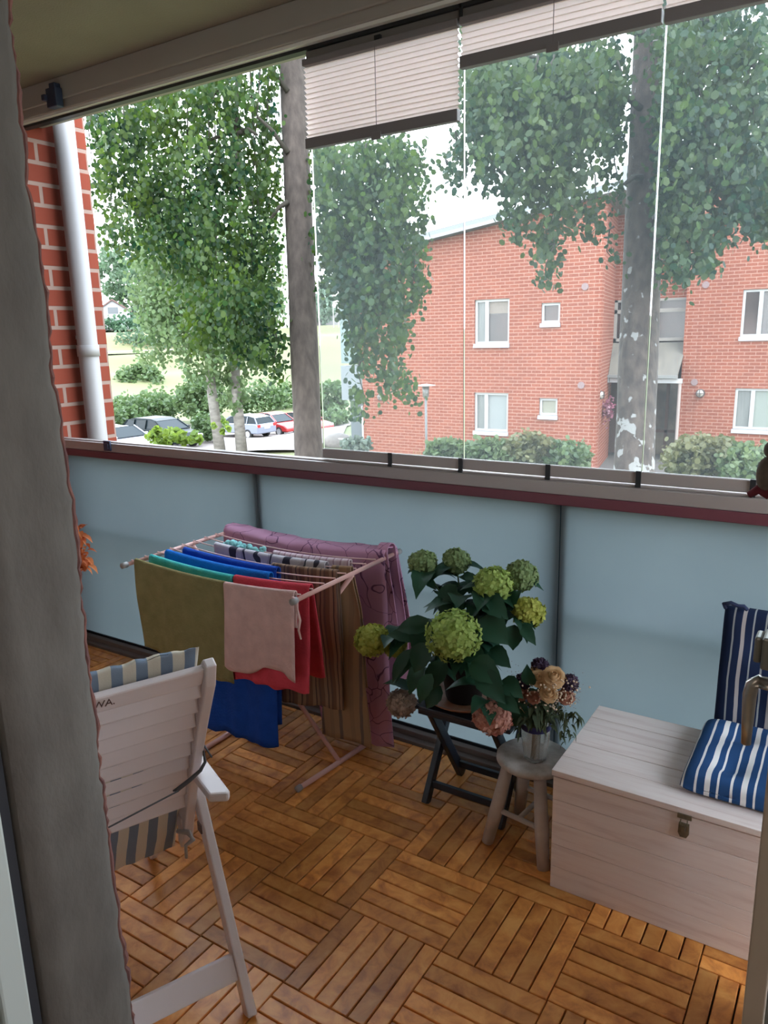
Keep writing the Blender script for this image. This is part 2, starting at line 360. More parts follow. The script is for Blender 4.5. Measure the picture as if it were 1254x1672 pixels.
# floor of wooden deck tiles, six slats each, laid in alternating directions
FLOORW = wood_mat('acacia_slats', (0.44, 0.14, 0.032), (0.72, 0.29, 0.068), (0.88, 0.43, 0.125), (9, 9, 1), rough=0.45, island=0.32, scale=1.6, coat=0.08)
def slat_floor():
    mb = MB(); T = 0.30
    for i in range(-9, 11):
        for j in range(-4, 4):
            x0, y0 = i*T, j*T
            if x0+T < XL or x0 > XR-0.1: continue
            alongy = (i+j) % 2 != 0     # slats run along y
            for k in range(6):
                a = k*T/6+0.0022; b = (k+1)*T/6-0.0022
                if alongy: X0, X1, Y0, Y1 = x0+a, x0+b, y0+0.0012, y0+T-0.0012
                else: X0, X1, Y0, Y1 = x0+0.0012, x0+T-0.0012, y0+a, y0+b
                if Y0 > 0.87: continue
                Y1 = min(Y1, 0.872); X0 = max(X0, XL+0.003)
                if Y1-Y0 < 0.01 or X1-X0 < 0.01: continue
                if Y1 < -0.915: continue
                Y0 = max(Y0, -0.915)
                c = 0.0018
                mb.add([(X0,Y0,-0.018),(X1,Y0,-0.018),(X1,Y1,-0.018),(X0,Y1,-0.018),
                        (X0,Y0,-c),(X1,Y0,-c),(X1,Y1,-c),(X0,Y1,-c),
                        (X0+c,Y0+c,0),(X1-c,Y0+c,0),(X1-c,Y1-c,0),(X0+c,Y1-c,0)],
                       [(0,1,5,4),(1,2,6,5),(2,3,7,6),(3,0,4,7),(4,5,9,8),(5,6,10,9),(6,7,11,10),(7,4,8,11),(8,9,10,11)])
    return mb
struct('floor', slat_floor(), FLOORW, origin=(0,0,-0.018))
struct('floor_slab', MB().span((XL,-0.93,-0.22),(XR,1.0,-0.019)), mat('dark_slab', (0.035,0.02,0.014), 0.9))
struct('ceiling', MB().span((XL-0.02,-0.92,2.79),(XR,0.93,3.0)), CEIL)
struct('wall_left', MB().span((XL-0.3,-1.0,-3.2),(XL,1.30,4.2)), BRICKN)
struct('wall_right', MB().span((XR,-0.93,-0.2),(XR+0.06,1.0,1.05)), PLASTER)  # unseen end, made low and open above so side light gets in
struct('trim_12', MB().span((XR-0.01,-0.93,1.051),(XR+0.07,1.0,1.13)), ALU)
# top beam and runner
struct('trim_1', MB().span((XL,0.90,2.665),(XR,1.05,2.86)).span((XL,0.885,2.70),(XR,0.90,2.79)), mat('beige_beam', (0.34,0.315,0.29), 0.7), bevel=0.004)
struct('trim_2', MB().span((XL,0.91,2.652),(XR,0.985,2.6645)), mat('runner_line', (0.75,0.75,0.72), 0.4))
struct('trim_3', MB().span((XL,0.93,2.640),(XR,0.965,2.6515)), BLACKP)
# hand rail: aluminium runner over maroon profile
struct('trim_4', MB().span((XL,0.915,1.083),(XR,0.99,1.126)).span((XL,0.935,1.126),(XR,0.97,1.132)), ALU, bevel=0.002)
struct('trim_5', MB().span((XL,0.910,1.047),(XR,0.995,1.0825)), MAROON, bevel=0.003)
# kerb under the parapet
struct('baseboard_front', MB().span((XL,0.876,-0.018),(XR,1.0,0.012)).span((XL,0.905,0.012),(XR,0.935,0.036)), mat('grey_brown_kerb', (0.15,0.12,0.11), 0.7), bevel=0.003)
struct('trim_6', MB().span((XL,0.937,0.012),(XR,0.943,0.046)), BLACKP)
FROST = frosted_mat()
for k, (a, b) in enumerate(((XL, -1.128), (-1.122, 0.262), (0.268, 1.66), (1.666, XR))):
    struct('wall_front', MB().span((a,0.944,0.014),(b,0.950,1.046)), FROST, label='pale blue frosted glass parapet panel under the maroon rail')
po = []
for x in (-1.125, 0.265, 1.663):
    po.append(struct('trim_7', MB().span((x-0.024,0.957,-0.2),(x+0.026,1.01,1.046)), POSTM))
struct('trim_8', MB().span((XL,1.03,0.635),(XR,1.055,0.665)), POSTM)
# ------------------------------------------------------------------ glazing panes
BLINDM = None
def blind_mat():
    m = bpy.data.materials.new('pleated_fabric'); m.use_nodes = True; t = m.node_tree; out = t.nodes['Material Output']; b = t.nodes['Principled BSDF']
    b.inputs['Base Color'].default_value = (0.74,0.64,0.60,1); b.inputs['Roughness'].default_value = 0.9
    tl = t.nodes.new('ShaderNodeBsdfTranslucent'); tl.inputs[0].default_value = (0.86,0.72,0.68,1)
    ms = t.nodes.new('ShaderNodeMixShader'); ms.inputs[0].default_value = 0.72
    t.links.new(b.outputs[0], ms.inputs[1]); t.links.new(tl.outputs[0], ms.inputs[2]); t.links.new(ms.outputs[0], out.inputs['Surface']); return m
BLINDM = blind_mat()
BARM = mat('grey_blind_bar', (0.20,0.185,0.20), 0.5)
EDGE = mat('bright_glass_edge', (0.16,0.19,0.20), 0.2)
panes = [(-0.748,-0.1105), (-0.109,0.5265), (0.528,1.165), (1.1665,1.80), (1.8015,2.45), (2.4515,3.09)]
zb = [2.340, 2.492, 2.488, 2.488, 2.49, 2.49]
bl = ['pleated beige blind at the left pane, hanging lowest of the blinds',
      'pleated beige blind in the middle pane, its bottom bar running across the tree crown',
      'pleated beige blind at the top right corner beside the right trunk',
      'pleated beige blind farther right beyond the corner blind', 'pleated beige blind second from the right wall', 'pleated beige blind next to the right wall']
for i, (a, b) in enumerate(panes):
    wdw = empty('window_%d' % (i+1), ((a+b)/2, 0.95, 1.132), kind='structure')
    link('glass', MB().span((a+0.0019,0.947,1.176),(b,0.953,2.60)), PANE, wdw)
    if i < 3: link('glass_edge', MB().span((a,0.946,1.175),(a+0.0018,0.954,2.60)), EDGE, wdw)
    link('bottom_profile', MB().span((a,0.938,1.138),(b,0.962,1.176)), ALU, wdw, bevel=0.002)
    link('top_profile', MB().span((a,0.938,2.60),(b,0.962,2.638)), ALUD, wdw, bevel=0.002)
    for x in ((a+b)/2+0.01, b-0.004):
        link('clamp', MB().span((x-0.008,0.932,1.133),(x+0.008,0.937,1.180)).span((x-0.009,0.930,1.127),(x+0.009,0.937,1.137)), BLACKP, wdw)
    link('clamp', MB().span(((a+b)/2-0.012,0.925,2.59),((a+b)/2+0.012,0.937,2.625)), BLACKP, wdw)
    link('hinge', MB().span((b-0.008,0.930,2.60),(b+0.002,0.937,2.66)), BLACKP, wdw)
    # blind
    bd = empty('pleated_blind', ((a+b)/2, 0.92, 2.60), bl[i], 'blind', 'pleated blinds at the top of the glazing')
    g = MB(); zt = 2.582; n = max(6, int((zt-zb[i])/0.0085)); n += n % 2
    P = []
    for k in range(n+1):
        z = zt + (zb[i]-zt)*k/n; y = 0.914 if k % 2 else 0.930
        P.append([(a+0.004, y, z), (b-0.004, y, z)])
    g.grid(P); link('fabric', g, BLINDM, bd)
    link('head_rail', MB().span((a+0.003,0.908,2.582),(b-0.003,0.935,2.604)), BARM, bd, bevel=0.002)
    link('bottom_bar', MB().span((a+0.003,0.908,zb[i]-0.036),(b-0.003,0.934,zb[i])), BARM, bd, bevel=0.002)
    link('cord', MB().tube([((a+b)/2,0.909,2.59),((a+b)/2,0.909,zb[i]-0.02)], 0.0012, 5), mat('cord', (0.12,0.10,0.10)), bd)
    if i < 2: link('cord_grip', MB().span(((a+b)/2-0.02,0.903,zb[i]-0.05),((a+b)/2+0.02,0.9075,zb[i]-0.024)), BARM, bd, bevel=0.002)
tag(link('rail_clip', MB().span((-2.10,0.905,1.090),(-2.05,0.914,1.140)).span((-2.09,0.901,1.10),(-2.06,0.905,1.128)), DARKBLUE, bevel=0.002), 'small blue black clip on the rail below the white downpipe', 'clip')
tag(link('ceiling_clip', MB().span((-2.16,0.845,2.66),(-2.09,0.884,2.74)).span((-2.175,0.83,2.69),(-2.15,0.884,2.715)).span((-2.14,0.85,2.735),(-2.10,0.884,2.76)), DARKBLUE, bevel=0.004), 'dark plastic bracket on the beige top beam above the downpipe', 'bracket')

# ------------------------------------------------------------------ house wall with the door opening
def jagged_pillar():
    mb = MB(); X1 = 0.27; n = 90; rnd = random.Random(3)
    z0, z1 = -0.1, 2.9; n = 260; P = []
    for i in range(n+1):
        z = z0+(z1-z0)*i/n
        j = 0.009*(mnoise.noise(Vector((z*6, 1.3, 0))) + 0.6*mnoise.noise(Vector((z*23, 4, 0))) + 0.5*mnoise.noise(Vector((z*60, 9, 0))))
        yo = -0.922 + j
        P.append([(X1-0.5, yo+0.002, z), (X1-0.028, yo+0.004, z), (X1-0.010, yo-0.004, z), (X1, yo-0.018, z), (X1+0.001, -0.97, z), (X1, -1.02, z), (X1, -1.058, z), (X1-0.02, -1.062, z), (X1-0.5, -1.062, z)])
    mb.grid(P); return mb
struct('wall_back', jagged_pillar(), CONC, smooth=True, solid=0.0)
# reddish sealing foam along the rough outer arris
def foam():
    mb = MB(); pts = []; rs = []; rnd = random.Random(11)
    for i in range(300):
        z = -0.02+2.8*i/299
        j = 0.009*(mnoise.noise(Vector((z*6, 1.3, 0))) + 0.6*mnoise.noise(Vector((z*23, 4, 0))) + 0.5*mnoise.noise(Vector((z*60, 9, 0))))
        pts.append((0.253+rnd.uniform(-.001,.001), -0.922+j, z)); rs.append(0.0045+rnd.uniform(-0.0015,0.0015)+0.003*mnoise.noise(Vector((z*12,7,0))))
    return mb.tube(pts, rs, 7)
struct('trim_9', foam(), mat('old_red_sealant', (0.08,0.03,0.028), 0.9, var=(0.16,0.06,0.045), noise_scale=25))
struct('wall_back_left', MB().span((XL,-1.06,-0.1),(-0.235,-0.925,2.9)), PLASTER)
struct('wall_back_right', MB().span((1.95,-1.06,-0.1),(XR,-0.925,2.9)), PLASTER)
struct('wall_back_lintel', MB().span((-0.235,-1.06,2.32),(1.95,-0.925,2.9)), PLASTER)
# door frame inside the opening on the left
FRG = mat('grey_green_frame_paint', (0.36,0.39,0.37), 0.5)
struct('trim_10', MB().span((0.20,-1.078,-0.05),(0.262,-1.063,2.32)), mat('dark_joint', (0.02,0.02,0.025), 0.9))
struct('trim_11', MB().span((0.10,-1.115,-0.05),(0.272,-1.0785,2.32)).span((0.10,-1.15,-0.05),(0.265,-1.1155,2.32)).span((0.10,-1.22,-0.05),(0.278,-1.1505,2.32)), FRG, bevel=0.004)
# room behind the camera
ROOMW = mat('room_wall_paint', (0.70,0.66,0.60), 0.9)
struct('wall_room_left', MB().span((-1.4,-4.2,-0.05),(-1.3,-1.065,2.5)), ROOMW)
struct('wall_room_right', MB().span((2.6,-4.2,-0.05),(2.7,-1.065,2.5)), ROOMW)
struct('wall_room_back', MB().span((-1.4,-4.3,-0.05),(2.7,-4.2,2.5)), ROOMW)
struct('wall_room_front_left', MB().span((-1.4,-1.09,-0.05),(0.1,-1.063,2.5)), ROOMW)
struct('wall_room_front_right', MB().span((1.95,-1.09,-0.05),(2.7,-1.063,2.5)), ROOMW)
struct('ceiling_room', MB().span((-1.4,-4.3,2.5),(2.7,-1.062,2.6)), ROOMW)
struct('floor_room', MB().span((-1.4,-4.3,-0.15),(2.7,-0.93,-0.052)), mat('room_floor', (0.45,0.33,0.22), 0.6))
lamp = empty('fill_lamp', (0.9,-2.6,2.5), 'added unseen fill lamp, round and white, in the room behind the doorway', 'lamp')  # unseen lamp, added as warm fill light for the balcony
link('lamp_base', MB().lathe((0.9,-2.6,2.46), [(0.06,0),(0.06,0.04)], 20), WHITEF, lamp)
sh = bpy.data.materials.new('fill_lamp_glow'); sh.use_nodes = True
sh.node_tree.nodes['Principled BSDF'].inputs['Emission Color'].default_value = (1,0.80,0.70,1); sh.node_tree.nodes['Principled BSDF'].inputs['Emission Strength'].default_value = 3.0
link('lamp_shade', MB().lathe((0.9,-2.6,2.34), [(0.02,0),(0.14,0.02),(0.19,0.06),(0.17,0.11),(0.06,0.12)], 28), sh, lamp, smooth=True)

# open door leaf at the right edge, with handle
DOORM = mat('pale_door_paint', (0.40,0.34,0.28), 0.55); DOORG = mat('door_rebate', (0.16,0.17,0.16), 0.6)
dr = empty('door_1', (1.09,-0.56,0), kind='structure')
link('leaf', MB().span((1.066,-0.555,0.03),(1.092,0.22,2.2)), DOORM, dr, bevel=0.002)
link('rebate', MB().span((1.0925,-0.535,0.03),(1.125,0.22,2.2)), DOORG, dr)
CHROME = mat('worn_chrome', (0.42,0.42,0.40), 0.28, metal=0.9)
hz = 1.17
h = atY(1226, 1112, -0.515)
hd = MB().tube([(1.064,-0.515,h.z),(1.045,-0.515,h.z+0.001),(h.x+0.012,-0.515,h.z+0.004),(h.x+0.002,-0.515,h.z-0.004),(h.x,-0.515,h.z-0.02),(h.x+0.0005,-0.515,h.z-0.05),(h.x+0.001,-0.515,h.z-0.088)], [0.009,0.008,0.008,0.0085,0.0085,0.0075,0.006], 12)
link('handle', hd, CHROME, dr, smooth=True)
h2 = atY(1240, 1058, -0.515)
link('lock_case', MB().span((h2.x+0.004,-0.535,h2.z-0.021),(1.064,-0.495,h2.z+0.021)).span((h2.x-0.005,-0.53,h2.z-0.015),(h2.x+0.004,-0.50,h2.z+0.019)), mat('grey_lock_metal',(0.20,0.21,0.20),0.4,metal=0.6), dr, bevel=0.003)

# ------------------------------------------------------------------ drying rack with laundry
RH = 0.80; RX0, RX1 = -1.185, -0.365; RY0, RY1 = 0.285, 0.865
PINKM = mat('pale_pink_plastic', (0.72,0.42,0.38), 0.45)
RODM = mat('pink_coated_wire', (0.74,0.50,0.47), 0.4)
rk = empty('drying_rack', ((RX0+RX1)/2,(RY0+RY1)/2,0), 'pink metal folding drying rack loaded with laundry before the frosted glass', 'drying rack')
rod_y = [RY0+0.005 + (RY1-RY0-0.01)*k/9 for k in range(10)]
SAG = 0.022
def rod_z(x):
    t = (x-RX0)/(RX1-RX0); return RH+0.012 - SAG*max(0, 1-(2*t-1)**2)
for k, y in enumerate(rod_y):
    link('rod', MB().tube([(RX0+(RX1-RX0)*i/12, y, rod_z(RX0+(RX1-RX0)*i/12)) for i in range(13)], 0.0026, 6), RODM, rk, smooth=True)
for x in (RX0, RX1):
    link('side_rail', MB().tube([(x, RY0-0.03, RH),(x, RY1+0.03, RH)], 0.008, 10), PINKM, rk, smooth=True)
    for y in (RY0-0.03, RY1+0.03):
        link('end_cap', MB().tube([(x,y-0.012,RH),(x,y+0.012,RH)], 0.0115, 10), WHITEF, rk, smooth=True)
FX0, FX1 = -1.0, -0.47
for x, xt, yo in ((FX0, RX1, 0.0), (FX1, RX0, 0.02)):
    link('foot', MB().tube([(x+ (0 if x<-.8 else -0.025), 0.385, 0.012),(x,0.60,0.012),(x+(0 if x<-.8 else 0.03),0.885,0.012)], 0.010, 10), PINKM, rk, smooth=True)
    link('leg', MB().tube([(x,0.58+yo,0.014),(x+(xt-x)*0.5,0.58+yo,RH*0.5),(xt,0.58+yo,RH-0.006)], 0.009, 10), PINKM, rk, smooth=True)
    for y in (0.385, 0.885):
        pass
link('foot_cap', MB().tube([(FX1-0.0265,0.372,0.012),(FX1-0.025,0.392,0.012)], 0.0125, 10), WHITEF, rk, smooth=True)

def drape(name, x0, x1, y, front, back, m, label, cat='towel', group=None, th=0.004, fold=0.012, seed=0, flare=0.0, r=0.008, cutfront=None, freq=9.0, lean=0.0, lift=0.0, xs=0.0, spread=0.0):
    """cloth hung over a rod at depth y; front/back are the hanging lengths; cutfront(x)-> extra length"""
    mb = MB(); nx = 26; P = []
    N = 22
    for j in range(N*2+7):
        row = []
        for i in range(nx+1):
            t = i/nx; x = x0+(x1-x0)*t
            fl = front + (cutfront(t) if cutfront else 0); bk = back
            zt = rod_z(x) + 0.003 + lift
            if j <= N: q = 1-j/N; s = q*fl; yy = -r; zz = -s; side = -1
            elif j >= N+6: q = (j-N-6)/N; s = q*bk; yy = r; zz = -s; side = 1
            else:
                a = math.pi*(j-N)/6; yy = -r*math.cos(a); zz = r*math.sin(a); s = 0; side = 0; q = 0
            grow = min(1, s/0.15)
            w_ = mnoise.noise(Vector((x*freq+seed*3.1, s*1.2, seed)))
            w2 = mnoise.noise(Vector((x*freq*2.3+seed, s*3.0, seed+9)))
            yy += grow*fold*(w_*1.6+w2*0.5) + (side*flare*s) + lean*s*(1 if side else 0)
            cx = (x0+x1)/2
            row.append((x + xs*s + (x-cx)*spread*s + grow*0.006*w2 , y+yy, zt+zz + (0.004*math.sin(x*60+seed) if abs(q-1)<1e-6 else 0)))
        P.append(row)
    mb.grid(P)
    o = link(name, mb, m, smooth=True, solid=th, origin=((x0+x1)/2, y, RH-front))
    return tag(o, label, cat, group)
def cloth(name, c, c2=None, sc=120):
    return mat(name, c, 0.95, var=c2 or tuple(q*0.82 for q in c), noise_scale=22, bump=0.35, bump_scale=sc, spec=0.1)
def vein_mat(name, base, line):
    m = bpy.data.materials.new(name); m.use_nodes = True; t = m.node_tree; b = t.nodes['Principled BSDF']
    tc = t.nodes.new('ShaderNodeTexCoord'); nz = t.nodes.new('ShaderNodeTexNoise'); nz.inputs['Scale'].default_value = 4; t.links.new(tc.outputs['Object'], nz.inputs['Vector'])
    mp = t.nodes.new('ShaderNodeVectorMath'); mp.operation = 'MULTIPLY_ADD'; mp.inputs[1].default_value = (0.35,)*3
    t.links.new(nz.outputs['Color'], mp.inputs[0]); t.links.new(tc.outputs['Object'], mp.inputs[2])
    v = t.nodes.new('ShaderNodeTexVoronoi'); v.feature = 'DISTANCE_TO_EDGE'; v.inputs['Scale'].default_value = 7; t.links.new(mp.outputs[0], v.inputs['Vector'])
    r = t.nodes.new('ShaderNodeValToRGB'); r.color_ramp.elements[0].position = 0.004; r.color_ramp.elements[1].position = 0.013
    r.color_ramp.elements[0].color = tuple(line)+(1,); r.color_ramp.elements[1].color = tuple(base)+(1,)
    t.links.new(v.outputs['Distance'], r.inputs[0]); t.links.new(r.outputs[0], b.inputs['Base Color']); b.inputs['Roughness'].default_value = 0.9; b.inputs['Specular IOR Level'].default_value = 0.15
    return m
OLIVE = cloth('olive_terry', (0.25,0.215,0.10)); PINKT = cloth('dusty_pink_towel', (0.66,0.44,0.41)); TEAL = cloth('teal_terry', (0.05,0.42,0.42), (0.10,0.50,0.47))
REDT = cloth('red_towel', (0.62,0.07,0.10)); BLUE1 = cloth('bright_blue_terry', (0.015,0.17,0.62)); BLUE2 = cloth('deep_blue_terry', (0.018,0.08,0.42))
NAVY = cloth('navy_blue_terry', (0.015,0.07,0.30)); AQUA = cloth('aqua_bobbly_towel', (0.22,0.50,0.52), (0.30,0.62,0.62), 40)
ZEBRA = stripe_mat('black_grey_pattern', 0, 0.15, [(0,(0.55,0.52,0.56)),(0.35,(0.05,0.05,0.07)),(0.5,(0.55,0.52,0.56)),(0.7,(0.42,0.38,0.44)),(0.8,(0.05,0.05,0.07)),(0.88,(0.55,0.52,0.56))], wob=0.22)
PSTR = stripe_mat('pink_white_stripe', 0, 0.03, [(0,(0.66,0.50,0.56)),(0.5,(0.45,0.28,0.34)),(0.7,(0.70,0.58,0.62))], wob=0.05)
BSTR = stripe_mat('tan_brown_stripe', 0, 0.055, [(0,(0.20,0.12,0.08)),(0.3,(0.32,0.21,0.14)),(0.55,(0.10,0.075,0.065)),(0.65,(0.28,0.18,0.12)),(0.85,(0.15,0.10,0.08))], wob=0.02)
TAN = stripe_mat('tan_apron', 0, 0.09, [(0,(0.32,0.20,0.12)),(0.4,(0.27,0.175,0.11)),(0.6,(0.32,0.20,0.12)),(0.85,(0.16,0.12,0.10))], wob=0.02)
MAUVE = vein_mat('mauve_sheet', (0.58,0.31,0.46), (0.14,0.06,0.13))
g_ = 'laundry on the drying rack'
r0 = rod_y
drape('hand_towel', -1.16,-0.702, r0[0], 0.345, 0.20, OLIVE, 'olive green towel hanging over the nearest rod at left', seed=1, fold=0.016, cutfront=lambda t: 0.03*t, group=g_, xs=0.03)
drape('hand_towel', -0.698,-0.385, r0[0]-0.002, 0.30, 0.12, PINKT, 'dusty pink towel hanging over the nearest rod at right', seed=2, fold=0.012, cutfront=lambda t: 0.02*math.sin(t*7), group=g_, xs=-0.05)
drape('hand_towel', -1.15,-0.72, r0[1], 0.22, 0.22, TEAL, 'teal towel folded over the second rod behind the olive towel', seed=3, r=0.010, group=g_)
drape('hand_towel', -0.715,-0.375, r0[1]+0.004, 0.36, 0.34, REDT, 'red towel hanging behind the dusty pink towel', seed=4, r=0.011, fold=0.016, group=g_, flare=0.10, xs=0.03)
drape('bath_towel', -1.13,-0.60, r0[2], 0.30, 0.30, BLUE1, 'bright blue towel on the third rod behind the teal towel', seed=5, r=0.012, lift=0.006, group=g_)
drape('bath_towel', -1.10,-0.62, r0[3], 0.68, 0.60, BLUE2, 'deep blue bath towel hanging almost to the floor', seed=6, r=0.012, lift=0.006, fold=0.022, group=g_, lean=-0.06, cutfront=lambda t: 0.045*(1-t))
drape('tea_towel', -0.70,-0.40, r0[4], 0.54, 0.40, BSTR, 'brown striped cloth hanging behind the red towel', 'tea towel', seed=7, fold=0.024, r=0.008, group=g_)
drape('apron', -0.46,-0.375, r0[5]-0.012, 0.68, 0.45, TAN, 'tan apron with dark edging hanging lowest at the rack right side', 'apron', seed=8, fold=0.03, r=0.007, group=g_, xs=0.0, freq=16, spread=2.6)
drape('scarf', -1.06,-0.50, r0[5]+0.004, 0.10, 0.10, ZEBRA, 'grey scarf with black markings laid over a middle rod', 'scarf', seed=9, r=0.011, lift=0.004, group=g_)
drape('tea_towel', -0.80,-0.43, r0[6]-0.004, 0.09, 0.09, PSTR, 'pink and white striped cloth over a rod before the mauve sheet', 'tea towel', seed=10, r=0.010, lift=0.002, group=g_)
# bobbly aqua face cloth
mb = MB(); rnd = random.Random(5)
for i in range(46):
    x = -1.06+0.20*rnd.random(); mb.sphere((x, r0[6]-0.004+rnd.uniform(-0.012,0.012), rod_z(x)+rnd.uniform(-0.012,0.012)), rnd.uniform(0.008,0.014), 8, 6)
tag(link('face_cloth', mb, AQUA, smooth=True), 'bobbly aqua face cloth bunched over a rod before the mauve sheet', 'face cloth', g_)

# mauve sheet: folded over the two farthest rods, hanging on both sides
def mauve():
    mb = MB(); nx = 40; prof = []
    ys, ye = r0[8]-0.012, RY1+0.014
    P = []
    for i in range(nx+1):
        t = i/nx; x = -1.185+(0.825)*t; row = []
        L1 = 0.12 + (0.66 if t > 0.62 else 0.66*max(0,(t-0.55)/0.07)); L2 = 0.58
        zt = rod_z(x)+0.016+0.004*mnoise.noise(Vector((x*8,2,2)))
        for j in range(17):
            s = (1-j/16)*L1
            w_ = mnoise.noise(Vector((x*16, s*1.5, 3))); grow = min(1, s/0.2)
            row.append((x+grow*0.006*w_+ (0.05*s*max(0,t-0.6)*2.5), ys+grow*0.022*w_-0.04*s, zt-0.010-s))
        for j in range(1,8):
            q = j/8; row.append((x, ys+(ye-ys)*q, zt+0.006*math.sin(q*math.pi)+0.007*mnoise.noise(Vector((x*14,q*4,5)))))
        for j in range(17):
            s = j/16*L2; w_ = mnoise.noise(Vector((x*14, s*1.5, 8))); grow = min(1, s/0.2)
            row.append((x+grow*0.006*w_+(0.16*s*max(0,t-0.5)*2), min(ye+grow*0.018*w_+0.02*s, 0.935), zt-0.008-s))
        P.append(row)
    return mb.grid(P)
tag(link('bed_sheet', mauve(), MAUVE, smooth=True, solid=0.004), 'mauve bed sheet with dark branch print over the farthest rods', 'sheet', g_)
drape('bed_sheet', -0.40,-0.352, r0[8]+0.03, 0.30, 0.56, MAUVE, 'narrow fold of dark mauve cloth past the rack right rail', 'sheet', seed=21, fold=0.02, r=0.03, group=g_, xs=0.10, lift=0.008)
# little strap knotted at the near right corner
tag(link('cloth_strap', MB().tube([(-0.372,0.262,0.80),(-0.366,0.25,0.812),(-0.36,0.262,0.80),(-0.362,0.266,0.77),(-0.350,0.262,0.735),(-0.358,0.262,0.70),(-0.35,0.262,0.67)], [0.006,0.007,0.006,0.004,0.005,0.004,0.003], 6), PINKT, smooth=True), 'pink strap knotted round the near right corner of the rack', 'strap')

# ------------------------------------------------------------------ white folding garden chair (seen from behind)
CHW = mat('white_chair_paint', (0.84,0.75,0.76), 0.4, var=(0.80,0.71,0.72), noise_scale=5, spec=0.4)
ch = empty('folding_chair', (-0.01,-0.43,0.001), 'white slatted folding garden chair with striped pad, seen from behind', 'chair', rz=math.radians(66))
CW = 0.50
def bp(q):   # point on the back line, q=0 bottom .. 1 top (y,z)
    y = 0.345 + (0.02-0.345)*q + 0.018*math.sin(q*math.pi); z = 0.285 + (0.935-0.285)*q; return y, z
for x in (-CW+0.012, -0.012):
    m_ = MB(); nq = 14; pr = []
    for i in range(nq+1):
        q = i/nq; y, z = bp(q); y2, z2 = bp(min(1, q+0.01)); y1, z1 = bp(max(0, q-0.01)); d = Vector((0, y2-y1, z2-z1)).normalized(); n = Vector((0, d.z, -d.y))
        wd = 0.026 if i not in (0, nq) else 0.012
        c = Vector((x, y, z)); pr.append([c-n*wd+Vector((-0.013,0,0)), c+n*wd+Vector((-0.013,0,0)), c+n*wd+Vector((0.013,0,0)), c-n*wd+Vector((0.013,0,0)), c-n*wd+Vector((-0.013,0,0))])
    m_.grid(pr); m_.f.append((0,1,2,3)); L = len(m_.v); m_.f.append((L-5,L-4,L-3,L-2)[::-1])
    link('stile', m_, CHW, ch, local=True, bevel=0.004, weld=True)
ns = 9
for k in range(ns+1):
    q0 = 0.245+0.755*(k/(ns+1)); q1 = q0+0.755/(ns+1)
    if k == ns: q0 -= 0.01; q1 = 0.985
    y, z = bp((q0+q1)/2); ya, za = bp(q0); yb, zb_ = bp(q1); d = Vector((0, yb-ya, zb_-za)); Lh = d.length; d.normalize(); n = Vector((0, d.z, -d.y))
    d2 = (d + n*(0.48 if k < ns else 0.05)*(1 if n.y > 0 else -1)).normalized()
    c = Vector((-CW/2, y, z))
    link('slat' if k < ns else 'top_slat', MB().bar(c+Vector((-CW/2+0.022,0,0)), c+Vector((CW/2-0.022,0,0)), 0.018, Lh*(0.80 if k < ns else 0.97), up=d2), CHW, ch, local=True, bevel=0.005)
    if k == ns:
        nn = -n*1.0
        # lettering burned into the top slat, on the side facing back
        ux = Vector((0.78,0,0)); uy = d2
        back = ux.cross(uy).normalized()
        if back.y > 0: pass
        o = Vector((-0.281, y, z)) + (-1 if back.y > 0 else 1)*back*0.0102 - uy*0.006
        Mt = Matrix.Identity(4)
        for a_, vec in enumerate((ux, uy, ux.cross(uy))):
            for b_ in range(3): Mt[b_][a_] = vec[b_]
        for b_ in range(3): Mt[b_][3] = o[b_]
        text_part('IKWA.', 0.030, Mt, mat('burned_lettering', (0.12,0.06,0.05), 0.8), ch)
for x in (-CW-0.012, 0.012):
    link('leg', MB().bar((x,0.0,0.0),(x,0.30,0.545), 0.024, 0.042, up=(0,0,1)), CHW, ch, local=True, bevel=0.004)
    link('leg', MB().bar((x*1.0-(0.02 if x>0 else -0.02),0.74,0.0),(x-(0.02 if x>0 else -0.02),0.40,0.41), 0.022, 0.04, up=(0,0,1)), CHW, ch, local=True, bevel=0.004)
    sx = 1 if x > -0.2 else -1
    link('armrest', MB().extrude([(x-sx*0.030,0.085,0.553),(x+sx*0.010,0.062,0.553),(x+sx*0.018,0.075,0.553),(x+sx*0.022,0.50,0.563),(x-sx*0.030,0.52,0.563),(x-sx*0.034,0.3,0.558)], (0,0,0.024)), CHW, ch, local=True, bevel=0.006)
    link('hinge', MB().span((x-0.016,0.215,0.385),(x+0.016,0.24,0.41)), mat('rusty_bracket',(0.22,0.16,0.15),0.6), ch, local=True)
    link('seat_rail', MB().bar((x-sx*0.03,0.30,0.37),(x-sx*0.03,0.80,0.40), 0.022, 0.045), CHW, ch, local=True, bevel=0.004)
link('crossbar', MB().bar((-CW-0.0,0.055,0.105),(0.0,0.055,0.105), 0.020, 0.062, up=(0,0.45,0.9)), CHW, ch, local=True, bevel=0.003)
for k in range(6):
    link('seat_slat', MB().box((-CW/2,0.36+k*0.08,0.405+k*0.004),(CW-0.09,0.062,0.014)), CHW, ch, local=True, bevel=0.004)
link('cord_tie', MB().tube([(0.002,0.10,0.66),(0.004,0.165,0.665),(-0.005,0.13,0.635),(-0.02,0.125,0.62),(-0.045,0.135,0.598),(-0.075,0.135,0.585),(-0.085,0.14,0.582)], [0.002,0.003,0.004,0.005,0.006,0.006,0.002], 6), mat('grey_cord',(0.10,0.10,0.11),0.9), ch, local=True, smooth=True)
link('cord_tie', MB().tube([(-0.075,0.128,0.585),(-0.25,0.118,0.56),(-0.40,0.118,0.555)], 0.0022, 6), mat('grey_cord',(0.10,0.10,0.11),0.9), ch, local=True, smooth=True)
